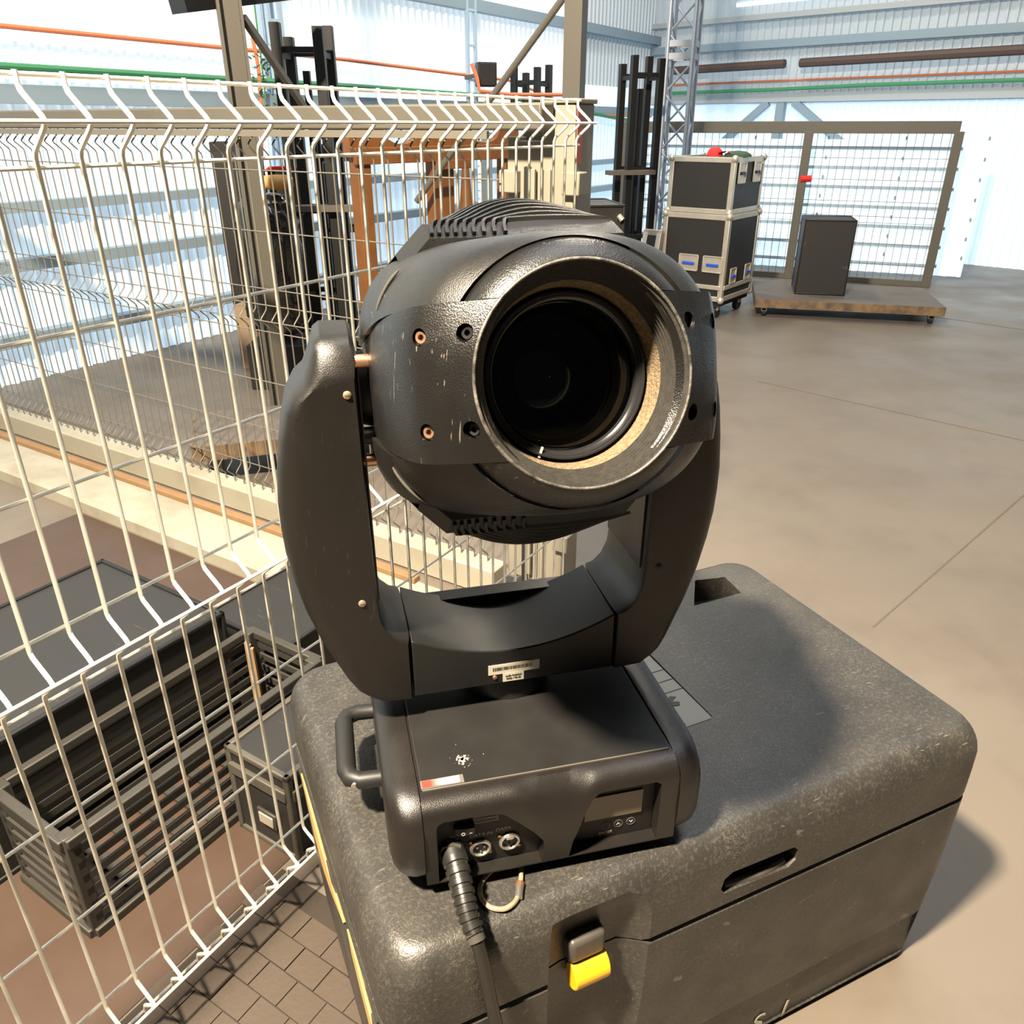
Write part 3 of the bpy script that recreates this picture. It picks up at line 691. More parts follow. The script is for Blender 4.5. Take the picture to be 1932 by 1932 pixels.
# box truss tower
tt = empty('truss_tower', ground(1277, 8.4), R(-22), 'upright aluminium box truss tower behind the stacked flight cases', 'truss')
h = .115
for sx in (-1, 1):
    for sy in (-1, 1): MB().cyl((sx * h, sy * h, 0), (sx * h, sy * h, 4.2), .022, 12).build('chord', M['trussalu'], tt)
for face in range(4):
    c0 = [(-h, -h), (h, -h), (h, h), (-h, h)][face]; c1 = [(h, -h), (h, h), (-h, h), (-h, -h)][face]
    z = .08; k = 0
    while z < 4.1:
        if not (2.02 < z < 2.2):
            a, bb = (c0, c1) if k % 2 else (c1, c0)
            MB().cyl((a[0], a[1], z), (bb[0], bb[1], z + .24), .010, 8).build('lacing', M['trussalu'], tt)
        z += .24; k += 1
    for z in (2.06, 2.16):
        MB().bar((c0[0], c0[1], z), (c1[0], c1[1], z), .03, .05).build('joint_plate', M['trussalu'], tt, smooth=0)
MB().box((0, 0, .01), (.5, .5, .02)).build('base_plate', M['trussalu'], tt, smooth=0)
# railing gate with bright screen
R0 = at(1176, 240, Y=9.6); R0.z = 0; R1 = at(1486, 525, z=0); dR = (R1 - R0); dRn = dR.normalized()
rl = empty('railing_gate', R0, math.atan2(dR.y, dR.x), 'beige steel railing with wire mesh in front of the bright ribbed screen', 'railing')
LR = dR.length * 1.7
MB().box((LR / 2, 0, 1.475), (LR, .05, .11)).build('top_rail', M['column'], rl, bevel=.004)
MB().box((LR / 2, 0, .03), (LR, .05, .06)).build('bottom_rail', M['column'], rl, bevel=.004)
for x in (0, dR.length, LR): MB().box((x, 0, .72), (.085, .06, 1.44)).build('post', M['column'], rl, bevel=.004)
vm = MB().cyl((0, 0, .06), (0, 0, 1.42), .0028, 5).mesh('mesh_wire', 40); vm.materials.append(M['wiredim'])
x = .07
while x < LR: inst('mesh_wire', vm, rl, (x, 0, 0)); x += .075
hm = MB().cyl((0, 0, 0), (LR, 0, 0), .0028, 5).mesh('mesh_wire', 40); hm.materials.append(M['wiredim'])
for z in (.2, .4, .6, .66, .8, 1.0, 1.2, 1.3): inst('mesh_wire', hm, rl, (0, 0, z))
sc = empty('ribbed_screen', R0 + Vector((-dRn.y, dRn.x, 0)) * .55, math.atan2(dR.y, dR.x), 'bright translucent ribbed screen with blue bars behind the railing', 'screen')
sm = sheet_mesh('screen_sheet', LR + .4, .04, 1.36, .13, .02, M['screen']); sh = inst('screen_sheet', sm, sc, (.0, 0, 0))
for q in range(7): MB().box((LR / 2, -.04, .14 + q * .19), (LR + .2, .03, .032)).build('cross_bar', M['columnblue'], sc, smooth=0)
for q in range(7):
    for j in range(6): MB().box((.6 + j * .75, -.045, .235 + q * .19), (.018, .02, .035)).build('clip', M['girt'], sc, smooth=0)
# black case right behind the gate post
pc = ground(1100, 4.9)
kc = flight_case('flight_case', pc, R(8), .42, .45, 1.10, 'tall black case with bright corner fittings just right of the gate post', edge=.014, alu='blacksteel', corner=False)
for x in (-.0, .17): MB().cyl((x, -.228, 1.045), (x + .02, -.238, 1.02), .016, 12).build('corner_fitting', M['alu'], kc)
tag(MB().tube([at(1510, 338, Y=8.2), at(1530, 337, Y=8.2)], .03, 8).build('red_ribbon', M['redcloth']), 'red rolled ribbon hanging at the right in front of the screen', 'ribbon')

# ================================================================== moulded transport case under the light
PCA = R(24.5)                                               # its front edge runs 24.5 deg off the picture plane
tc0 = empty('transport_case', (-.128, .6245, 0), PCA, 'scuffed black moulded transport case with yellow latch carrying the moving light', 'case')
def rrect(x0, x1, y0, y1, r, z, n=6):
    pts = []
    for cx_, cy_, a0 in ((x1 - r, y0 + r, -90), (x1 - r, y1 - r, 0), (x0 + r, y1 - r, 90), (x0 + r, y0 + r, 180)):
        for i in range(n + 1):
            a = R(a0 + 90 * i / n); pts.append(Vector((cx_ + r * math.cos(a), cy_ + r * math.sin(a), z)))
    return pts
X0, X1, Y0, Y1 = -.034, 1.045, -.014, .665
CT = .582
def layer(ins, z, r=.06): return rrect(X0 + ins, X1 - ins, Y0 + ins, Y1 - ins, max(.012, r - ins * .4), z)
lid_l = [layer(.006, .4395), layer(0, .4445)]
for z in (.47, .50): lid_l.append(layer(0, z))
for i in range(1, 9):
    a = R(90 * i / 8); lid_l.append(layer(.038 * (1 - math.cos(a)), .524 + (CT - .524) * math.sin(a)))
lid = MB().loft(lid_l).build('lid', M['case'], tc0)
bod_l = [layer(.03, 0), layer(.012, .02), layer(.006, .15), layer(.001, .30), layer(0, .425), layer(.0, .4305), layer(.006, .4355)]
body = MB().loft(bod_l).build('case_body', M['caseside'], tc0)
def pocket():
    pl_ = [(.178, -.06), (.380, -.06), (.352, -.014), (.312, .012), (.222, .014), (.196, .010), (.188, -.016)]
    b = MB(); rings = []
    for z, k_ in ((-.05, 1.), (.50, 1.), (.545, .75), (.575, .25), (.60, -.3)):
        rings.append([Vector((x, -.06 + (y + .06) * max(.35, .35 + .65 * k_) if y > -.05 else y, z)) for x, y in pl_])
    return b.loft(rings).build('pocket', None, tc0)
slot = MB(); slot.loft([[Vector((x, y, z)) for x, z in ((.474, .484), (.482, .471), (.604, .466), (.618, .476), (.619, .496), (.609, .507), (.492, .511), (.478, .503))] for y in (-.05, .05)])
slot = slot.build('slot', None, tc0)
grip_cut = MB().loft([[Vector((x, y, z)) for x, y in ((.80, .515), (.925, .515), (.935, .585), (.865, .600))] for z in (.525, .60)]).build('grip', None, tc0)
plac = MB().loft([[Vector((x, y, z)) for x, y in ((.44, .208), (.612, .208), (.618, .214), (.620, .420), (.614, .426), (.44, .426))] for z in (CT - .004, .60)]).build('plac', None, tc0)
cut(lid, [pocket(), slot, grip_cut, plac])
ridge = MB().loft([[Vector((x, y, z)) for x, z in ((.38, .145), (1.0, .145), (1.0, .02), (.38, .02))] for y in (-.05, Y0 + .016)]).build('ridge', None, tc0)
cut(body, [pocket(), ridge])
body.data.materials.clear(); body.data.materials.append(M['case'])
MB().tube([(.490, .000, .471), (.55, -.006, .469), (.604, .000, .468)], .0075, 10).build('slot_bar', M['latch'], tc0)
# latch
lt = MB().box((.255, .006, .470), (.058, .026, .044)).build('latch_hook', M['latch'], tc0, bevel=.008, seg=3)
yl = MB(); yl.loft([[Vector((x, .000 + .024 * math.cos(a) * (.9 if math.cos(a) < 0 else .5), (.421) + .024 * math.sin(a))) for a in [R(20 + 300 * i / 14) for i in range(15)]] for x in (.230, .234, .282, .286)])
yl.build('latch_barrel', M['yellow'], tc0, bevel=.002)
MB().box((.258, .008, .435), (.04, .016, .06)).build('latch_pin', M['blacksteel'], tc0)
MB().cyl((.290, .018, .372), (.290, .009, .372), .006, 12).build('rivet', M['brass'], tc0)
# placard on the lid with pictograms
MB().box((.53, .317, CT - .0028), (.176, .212, .0024)).build('placard', M['placard'], tc0, bevel=.002)
zp = CT - .0014
for y in (.300, .330, .360): MB().box((.545, y, zp), (.145, .0022, .0006)).build('placard_line', M['ink'], tc0, smooth=0)
def blot(pts, name='pictogram'): MB().prism(pts, zp, zp + .0008, lambda a, b_, t: (a, b_, t)).build(name, M['ink'], tc0, smooth=0)
blot([(.552, .268), (.585, .262), (.590, .270), (.578, .276), (.592, .284), (.582, .290), (.570, .280), (.556, .275)])
blot([(.566, .276), (.571, .276), (.562, .246), (.558, .247)])
blot([(.540, .222), (.556, .231), (.552, .222), (.566, .218), (.548, .214)])
blot([(.535, .345), (.548, .330), (.572, .336), (.578, .352), (.560, .366), (.545, .372)])
# line and lettering low on the front
MB().box((.73, Y0 + .0130, .146), (.56, .0012, .0016)).build('trim_line', M['paper'], tc0, smooth=0)
for ch_, x in (('S', .628), ('I', .690)):
    text('letter', ch_, .062, M['paper'], tc0, (x, Y0 + .0138, .014), (1, 0, 0), (0, 0, 1), shear=.18)
# torn flaps showing yellow board on the left side
def flap(pts):
    MB().prism(pts, X0 - .0035, X0 + .01, lambda y, z, t: (t, y, z)).build('torn_board', M['torn'], tc0, smooth=0)
flap([(.575, .395), (.562, .372), (.545, .362), (.49, .315), (.43, .300), (.36, .318), (.25, .372), (.34, .362), (.42, .368), (.50, .385), (.545, .405)])
flap([(.215, .400), (.198, .362), (.16, .340), (.10, .315), (.03, .290), (.02, .325), (.07, .355), (.13, .372), (.17, .395)])
# dust patch strip and grooves along the left flank
for z in (.415, .36): MB().tube([(X0 + .001, .05, z), (X0 + .0005, .62, z + .004)], .0035, 6).build('side_rib', M['caseside'], tc0)

# ================================================================== the moving light
ZB = .6
mh = empty('moving_head_light', (.0575, .757, ZB), R(13.5), 'large black moving head stage light standing on the moulded case', 'stage light')
XC = -.012
# ---------------- base
def cheek(sx):
    rings = []
    for x, i in ((.1735, 0), (.186, 0), (.198, .003), (.207, .010), (.213, .020), (.216, .034)):
        y0, y1, z0, z1 = -.003 + i, .495 - i, .0 + i * .55, .1385 - i * .35
        pts = []; n = 5
        rad = [(.050, .045), (.03, .03), (.03, .03), (.055, .045)]   # bottom-front, bottom-back, top-back, top-front
        cs_ = [(y0, z0, 180), (y1, z0, 270), (y1, z1, 0), (y0, z1, 90)]
        for (cy_, cz_, a0), (ry, rzz) in zip(cs_, rad):
            ccy = cy_ + (ry if cy_ == y0 else -ry); ccz = cz_ + (rzz if cz_ == z0 else -rzz)
            for q in range(n + 1):
                a = R(a0 + 90 * q / n); pts.append(Vector((sx * x, ccy + ry * math.cos(a), ccz + rzz * math.sin(a))))
        rings.append(pts)
    MB().loft(rings).build('base_cheek', M['base'], mh, smooth=40)
cheek(-1); cheek(1)
def bump_(x, c, w_): return math.exp(-((x - c) / w_) ** 4)
def base_sec(x):
    s = .030 * bump_(x, .004, .040)
    fr = [(0, .006), (0, .05), (0, .095 - s), (.0008, .112 - s), (.004, .122 - s * .8), (.010, .129 - s * .55), (.018, .1335 - s * .3), (.026, .1355), (.034, .136)]
    out = -.006 * bump_(x, .004, .045)
    fr = [(y + (out if z < .13 and z > .03 else 0), z) for y, z in fr]
    return [Vector((x, y, z)) for y, z in [(.006, 0)] + fr + [(.47, .136), (.49, .12), (.492, .01), (.485, 0)]]
xs = [-.1725 + .345 * i / 46 for i in range(47)]
bb = MB().loft([base_sec(x) for x in xs]).build('base_body', M['base'], mh, smooth=40)
def rec(poly, dep=.020, flare=1.0):
    c_ = (sum(p[0] for p in poly) / len(poly), sum(p[1] for p in poly) / len(poly))
    return MB().loft([[Vector((a, y, z)) for a, z in poly] for y in (-.06, dep)]).build('cutter', None, mh)
LREC = [(-.157, .100), (-.155, .108), (-.148, .112), (-.084, .112), (-.070, .107), (-.030, .070), (-.018, .054), (-.015, .035), (-.018, .008), (-.157, .008)]
RREC = [(.020, .008), (.024, .042), (.040, .088), (.050, .106), (.060, .113), (.140, .113), (.147, .108), (.1465, .008)]
cut(bb, [rec(LREC), rec(RREC)])
def dull(poly, name, t, mm):
    return MB().prism(poly, t, t - .0012, lambda a, z, y: (a, y, z)).build(name, M[mm], mh, smooth=0)
def shrink(poly, k_):
    cx_ = sum(p[0] for p in poly) / len(poly); cz_ = sum(p[1] for p in poly) / len(poly)
    return [(cx_ + (a - cx_) * k_, cz_ + (z - cz_) * k_) for a, z in poly]
LP = dull(shrink(LREC, .985), 'connector_panel', .0199, 'recess')
RP = dull(shrink(RREC, .985), 'control_panel', .0199, 'recess')
yp = .0186                                                  # face of both recessed panels
# connectors
def xlr(x, z, male):
    b = MB()
    def fn(px_, pz_, h_): return (x + px_, yp - h_, z + pz_)
    b.lathe([(.0105, 0), (.0145, 0), (.0148, .003), (.0135, .0048), (.0112, .005), (.0105, .003), (.0103, .0003)], fn, 28)
    o = b.build('data_socket', M['steel'], mh)
    MB().lathe([(.0005, .0008), (.0104, .0008)], fn, 24).build('socket_face', M['black'], o)
    for k_ in range(3):
        a = R(90 + 120 * k_ + 180); q = Vector((x + .0055 * math.cos(a), 0, z + .0055 * math.sin(a)))
        MB().cyl((q.x, yp - .0008, q.z), (q.x, yp - .0045, q.z), .0013, 8).build('pin', M['steel'] if male else M['blacksteel'], o)
    for dx, dz in ((-.0135, .0115), (.0135, -.0115)):
        MB().lathe([(.0005, .0025), (.002, .0023), (.0031, .001), (.0032, 0)], lambda px_, pz_, h_: (x + dx + px_, yp - h_, z + dz + pz_), 12).build('flange_screw', M['copper'], o)
    if not male:
        MB().box((x, yp - .004, z + .0105), (.011, .006, .006)).build('release_tab', M['steel'], o, bevel=.001)
xlr(-.098, .037, True); xlr(-.0585, .039, False)
text('print', 'DATA IN', .0078, M['white'], mh, (-.097, yp - .0002, .0570), (1, 0, 0), (0, 0, 1), shear=.2)
text('print', 'DATA', .0078, M['white'], mh, (-.067, yp - .0002, .0600), (1, 0, 0), (0, 0, 1), shear=.2)
text('print', '~', .014, M['white'], mh, (-.135, yp - .0002, .0610), (1, 0, 0), (0, 0, 1))
text('print', 'AC IN', .0062, M['white'], mh, (-.135, yp - .0002, .0575), (1, 0, 0), (0, 0, 1), shear=.2)
sw = MB().box((-.119, yp - .004, .0795), (.027, .008, .014)).build('power_switch', M['black'], mh, bevel=.002)
MB().prism([(-.131, .0855), (-.107, .0855), (-.107, .0735), (-.131, .0735)], 0, 1, lambda a, z, t: (a, yp - .008 - t * (.0005 if a < -.12 else .004), z)).build('rocker', M['recess'], sw, bevel=.001)
text('print', 'O', .0072, M['white'], sw, (-.122, yp - .0125, .0768), (1, 0, 0), (0, 0, 1))
text('print', '_', .0072, M['white'], sw, (-.112, yp - .0130, .0805), (1, 0, 0), (0, 0, 1))
MB().box((-.090, yp - .0004, .0905), (.034, .0008, .021)).build('rating_label', M['greyprint'], mh, smooth=0)
for q in range(3): MB().box((-.090, yp - .0009, .084 + q * .006), (.028, .0004, .0012)).build('label_line', M['recess'], mh, smooth=0)
# control panel
lc_poly = [(.0475, .0475), (.0475, .058), (.0605, .087), (.128, .087), (.128, .0475)]
ds = MB().prism([(.0465, .0465), (.0465, .088), (.129, .088), (.129, .0465)], yp, yp - .0012, lambda a, z, y: (a, y, z)).build('display_frame', M['paper'], mh, smooth=0)
MB().prism([(.046, .0475), (.046, .0885), (.128, .0885), (.128, .0475)], yp - .0010, yp - .0024, lambda a, z, y: (a, y, z)).build('display_glass', M['lcd'], ds, smooth=0)
for x, g in ((.078, ''), (.0965, 'up'), (.115, 'dn')):
    z = .0305
    bt_ = MB().lathe([(.0058, 0), (.0066, 0), (.0066, .0008), (.0058, .0008), (.0058, 0)], lambda px_, pz_, h_: (x + px_, yp - h_, z + pz_), 26).build('button_ring', M['greyprint'], mh)
    MB().lathe([(.0003, .0006), (.0054, .0005), (.0057, 0)], lambda px_, pz_, h_: (x + px_, yp - h_, z + pz_), 22).build('button', M['recess'], bt_)
    if g:
        s_ = 1 if g == 'up' else -1
        MB().prism([(x - .0030, z - .0015 * s_), (x, z + .0024 * s_), (x + .0030, z - .0015 * s_), (x + .0016, z - .0018 * s_), (x, z + .0004 * s_), (x - .0016, z - .0018 * s_)], yp - .0006, yp - .001, lambda a, zz, y: (a, y, zz)).build('arrow', M['white'], bt_, smooth=0)
text('print', 'ENTER', .0068, M['white'], mh, (.078, yp - .0002, .0155), (1, 0, 0), (0, 0, 1), shear=.2)
text('print', 'MODE', .0060, M['greyprint'], mh, (.052, yp - .0002, .0150), (1, 0, 0), (0, 0, 1), shear=.2)
# top panel with sticker and paint chip
MB().box((0, .252, .1368), (.339, .436, .0028)).build('top_panel', M['toppanel'], mh, bevel=.0012)
zt_ = .1386
MB().box((0, .0335, .1374), (.336, .0016, .0024)).build('edge_trim', mat('bare metal edge', (.22, .2, .17), .35, metal=.5), mh, smooth=0)
stk = bpy.data.materials.new('red to white print'); stk.use_nodes = True
nt = stk.node_tree; tcn = nt.nodes.new('ShaderNodeTexCoord'); sep = nt.nodes.new('ShaderNodeSeparateXYZ'); rp = nt.nodes.new('ShaderNodeValToRGB')
nt.links.new(tcn.outputs['Generated'], sep.inputs[0]); nt.links.new(sep.outputs[0], rp.inputs[0]); nt.links.new(rp.outputs[0], nt.nodes['Principled BSDF'].inputs['Base Color'])
e = rp.color_ramp.elements; e[0].color = (.62, .04, .025, 1); e[0].position = .06; e[1].color = (.10, .10, .10, 1); e[1].position = 1.
for p_, c4 in ((.22, (.34, .04, .03, 1)), (.36, (.18, .16, .15, 1)), (.62, (.5, .5, .46, 1)), (.86, (.72, .72, .66, 1)), (.95, (.3, .3, .28, 1))):
    el = rp.color_ramp.elements.new(p_); el.color = c4
MB().box((-.1415, .0430, zt_ - .0002), (.056, .0145, .0008)).build('badge_rim', M['greyprint'], mh, smooth=0)
MB().box((-.1425, .0432, zt_ + .0004), (.050, .0115, .0006)).build('brand_badge', stk, mh, smooth=0)
rg = random.Random(11); pc_ = MB()
for i in range(46):
    a = rg.uniform(0, 6.28); rr = abs(rg.gauss(0, .0075)); x = -.108 + rr * math.cos(a) * 1.1; y = .077 + rr * math.sin(a) * 1.2
    s_ = rg.uniform(.0006, .0030) * max(.25, 1 - rr / .018)
    n_ = rg.randint(5, 7); poly = [(x + s_ * rg.uniform(.5, 1.2) * math.cos(6.283 * q / n_), y + s_ * rg.uniform(.5, 1.2) * math.sin(6.283 * q / n_)) for q in range(n_)]
    pc_.prism(poly, zt_ - .0003, zt_ + .0003, lambda a_, b_, t: (a_, b_, t))
pc_.build('chipped_paint', M['paper'], mh, smooth=0)
# feet and carrying handle
for sx in (-1, 1):
    for y in (.05, .43): MB().cyl((sx * .14, y, -.018), (sx * .14, y, .002), .018, 16).build('foot', M['rubber'], mh)
hp = [(-.205, .297, .060), (-.240, .300, .060), (-.256, .294, .060), (-.262, .280, .060), (-.263, .175, .060), (-.258, .160, .060), (-.245, .152, .060), (-.205, .150, .060)]
hd = MB().tube(hp, [.012, .0125, .0135, .014, .014, .0135, .0125, .012], 12).build('carry_handle', M['black'], mh)
for y in (.158,): MB().lathe([(.0005, .002), (.006, .0015), (.007, 0)], lambda a, b_, h_: (-.252 + a, y - .0135 - h_, .058 + b_), 16).build('handle_bolt', M['steel'], hd)
# turntable under the yoke
MB().lathe([(.001, .136), (.066, .136), (.066, .170), (.062, .178), (.001, .178)], lambda a, b_, h_: (XC + a, .247 + b_, h_), 48).build('turntable', M['black'], mh)
# ---------------- yoke
YF, YB = .170, .322
arm_out = [(.147, .175), (.147, .271), (.160, .277), (.173, .290), (.181, .310), (.184, .345), (.186, .50), (.187, .678), (.192, .683), (.224, .684), (.232, .678), (.240, .655), (.249, .634), (.262, .622), (.274, .602),
           (.284, .565), (.291, .525), (.2955, .480), (.296, .445), (.2945, .410), (.289, .370), (.279, .322), (.265, .276), (.250, .240), (.236, .210), (.224, .192), (.208, .180), (.190, .175)]
for sx in (-1, 1):
    def fnarm(a, z, t): return (XC + sx * a, t, z)
    rings = []
    # front to back, edges rolled
    cxm = .235; 
    def inset(k_):
        out = []
        n_ = len(arm_out)
        for i in range(n_):
            a0 = Vector(arm_out[i - 1]); a1 = Vector(arm_out[i]); a2 = Vector(arm_out[(i + 1) % n_])
            nrm = Vector(((a2 - a0).y, -(a2 - a0).x)).normalized()
            kk = k_ * (.12 if arm_out[i][0] < .200 else max(.12, min(1, (.675 - arm_out[i][1]) / .15, (arm_out[i][1] - .14) / .12)))
            out.append((a1.x + nrm.x * kk, a1.y + nrm.y * kk))
        return out
    sgn = 1
    # orientation of arm_out is such that +normal points inwards or outwards: test
    tst = inset(.002); 
    if tst[17][0] > arm_out[17][0]: sgn = -1
    half = ((0, .032), (.0025, .0225), (.006, .0155), (.011, .0092), (.018, .0045), (.027, .0014), (.038, 0))
    def drop(t, z): return .040 * max(0, 1 - t / .040) ** 2.2 * max(0, min(1, (z - .625) / .05))
    for t, k_ in half: rings.append([Vector(fnarm(a, z - drop(t, z), YF + t)) for a, z in inset(sgn * k_)])
    for t, k_ in half[::-1]: rings.append([Vector(fnarm(a, z - drop(t, z), YB - t)) for a, z in inset(sgn * k_)])
    arm = MB().loft(rings).build('yoke_arm', M['yoke'], mh, smooth=33)
    for x, z in ((.200, .622), (.206, .342)):
        s_ = MB().lathe([(.0005, .0026), (.003, .0024), (.0048, .0012), (.0052, 0)], lambda a, b_, h_: (XC + sx * x + a, YF - h_ + .0004, z + b_), 16).build('arm_screw', M['brass'] if sx < 0 else M['blacksteel'], arm)
        MB().box((XC + sx * x, YF - .0026, z), (.0055, .0006, .001)).build('screw_slot', M['ink'], arm, smooth=0)
    # light inner liner of the arm
    MB().prism([(.1825, .335), (.1845, .335), (.1865, .66), (.1845, .66)], YF + .014, YB - .006, fnarm).build('arm_liner', M['cross'], arm, smooth=0)
top_arc = [(XC - .146 + .292 * i / 24, .234 + .037 * abs(-1 + 2 * i / 24) ** 2.0) for i in range(25)]
cb_poly = [(XC - .146, .178)] + top_arc + [(XC + .146, .178)]
cbar = MB().prism(cb_poly, YF + .002, YB - .002, lambda a, z, t: (a, t, z)).build('yoke_crossbar', M['cross'], mh, bevel=.002, smooth=25)
MB().prism([(XC - .128, .2), (XC - .128, .240), (XC - .118, .247), (XC + .118, .247), (XC + .128, .240), (XC + .128, .2)], YB - .020, YB + .010, lambda a, z, t: (a, t, z)).build('rear_cover', M['cross'], mh, bevel=.002, smooth=25)
# stickers on the crossbar
yb = YF + .0018
lb = MB().box((-.0150, yb - .0003, .2035), (.075, .0006, .0165)).build('barcode_label', M['paper'], mh, smooth=0)
rg = random.Random(5); x = -.046
while x < .010:
    wd = rg.choice((.0006, .0009, .0014)); MB().box((x + wd / 2, yb - .0008, .2045), (wd, .0003, .0055)).build('bar_mark', M['ink'], lb, smooth=0); x += wd + rg.choice((.0007, .0012))
lb2 = MB().box((-.0160, yb - .0004, .188), (.031, .0008, .0145)).build('date_label', M['paper'], mh, smooth=0)
text('print', 'audit installed', .0042, M['ink'], lb2, (-.016, yb - .0011, .1895), (1, 0, 0), (0, 0, 1))
text('print', '2902 / 90.40', .0042, M['ink'], lb2, (-.016, yb - .0011, .1845), (1, 0, 0), (0, 0, 1))
MB().lathe([(.0005, .002), (.003, .0015), (.0035, 0)], lambda a, b_, h_: (-.043 + a, yb - h_, .1905 + b_), 12).build('crossbar_screw', M['copper'], mh)

# ---------------- head, pointing 16.4 deg upwards
AL = R(16.37); HC = Vector((XC, .247, .606))
hu = Vector((1, 0, 0)); hv = Vector((0, math.sin(AL), math.cos(AL))); ha = Vector((0, -math.cos(AL), math.sin(AL)))
def hp_(u, v_, w_): return HC + hu * u + hv * v_ + ha * w_
def interp(tab, x):
    if x <= tab[0][0]: return tab[0][1:]
    for p, q in zip(tab, tab[1:]):
        if x <= q[0]:
            t = (x - p[0]) / (q[0] - p[0]); return [a + (b_ - a) * t for a, b_ in zip(p[1:], q[1:])]
    return tab[-1][1:]
#        W     half width  half height  exponent
SEC = [(-.275, .085, .080, 2.2), (-.268, .112, .106, 2.4), (-.25, .138, .126, 2.8), (-.21, .160, .142, 3.3), (-.15, .170, .150, 3.8), (-.05, .173, .153, 4.0), (.05, .1735, .1525, 4.0),
       (.11, .1735, .149, 3.8), (.15, .1725, .1445, 3.5), (.19, .171, .140, 3.2), (.22, .169, .1365, 3.0), (.245, .165, .1335, 2.75), (.27, .1575, .1305, 2.5), (.292, .148, .1265, 2.3), (.307, .136, .1225, 2.15), (.318, .122, .1190, 2.0)]
def spow(c_, e_): return math.copysign(abs(c_) ** e_, c_)
def surf(W_, th, off=0):
    a, b_, n_ = interp(SEC, W_)
    x = (a + off) * spow(math.cos(th), 2 / n_); y = (b_ + off) * spow(math.sin(th), 2 / n_)
    return x, y
def vb(W_): return .0585 + .012 * max(0, min(1, (W_ - .12) / .17))
def th_of_v(W_, v_, off=0):
    a, b_, n_ = interp(SEC, W_); s_ = min(.999, abs(v_) / (b_ + off)); return math.asin(s_ ** (n_ / 2))
WS = [-.275 + (.318 + .275) * i / 48 for i in range(49)]
def cover(sg, name):
    off = .0035; b = MB(); rows = []
    for W_ in WS:
        t0 = th_of_v(W_, vb(W_), off); row = []
        n_ = 44
        xi, yi = surf(W_, t0, off); row.append(hp_(xi * .94, sg * vb(W_), W_))
        for j in range(n_ + 1):
            th = t0 + (math.pi - 2 * t0) * j / n_
            x, y = surf(W_, th, off); row.append(hp_(x, sg * y, W_))
        row.append(hp_(-xi * .94, sg * vb(W_), W_))
        rows.append(row)
    c_ = len(rows[0]); vs = [p for r_ in rows for p in r_]
    fs = [(i * c_ + j, (i + 1) * c_ + j, (i + 1) * c_ + j + 1, i * c_ + j + 1) for i in range(len(rows) - 1) for j in range(c_ - 1)]
    fs.append(tuple(range(c_)))
    b.add(vs, fs); return b.build(name, M['shell'], mh, smooth=40)
up = cover(1, 'upper_cover'); lo_ = cover(-1, 'lower_cover')
for sg, ob, v0_, v1_ in ((1, up, .076, .112), (-1, lo_, .080, .118)):
    q_ = []
    for i in range(9):
        v_ = v0_ + (v1_ - v0_) * i / 8; x, _y = surf(.20, th_of_v(.20, v_, .0035), .0035); q_.append(hp_(-x - .0002, sg * v_, .20 + .012 * i / 8))
    MB().tube(q_, [.0012] + [.0018] * 7 + [.0008], 8).build('cover_mark', mat('highlit rib', (.075, .07, .06), .35) if sg > 0 else bpy.data.materials['highlit rib'], ob)  # moulded rib, paler than the cover to paint in its highlight streak
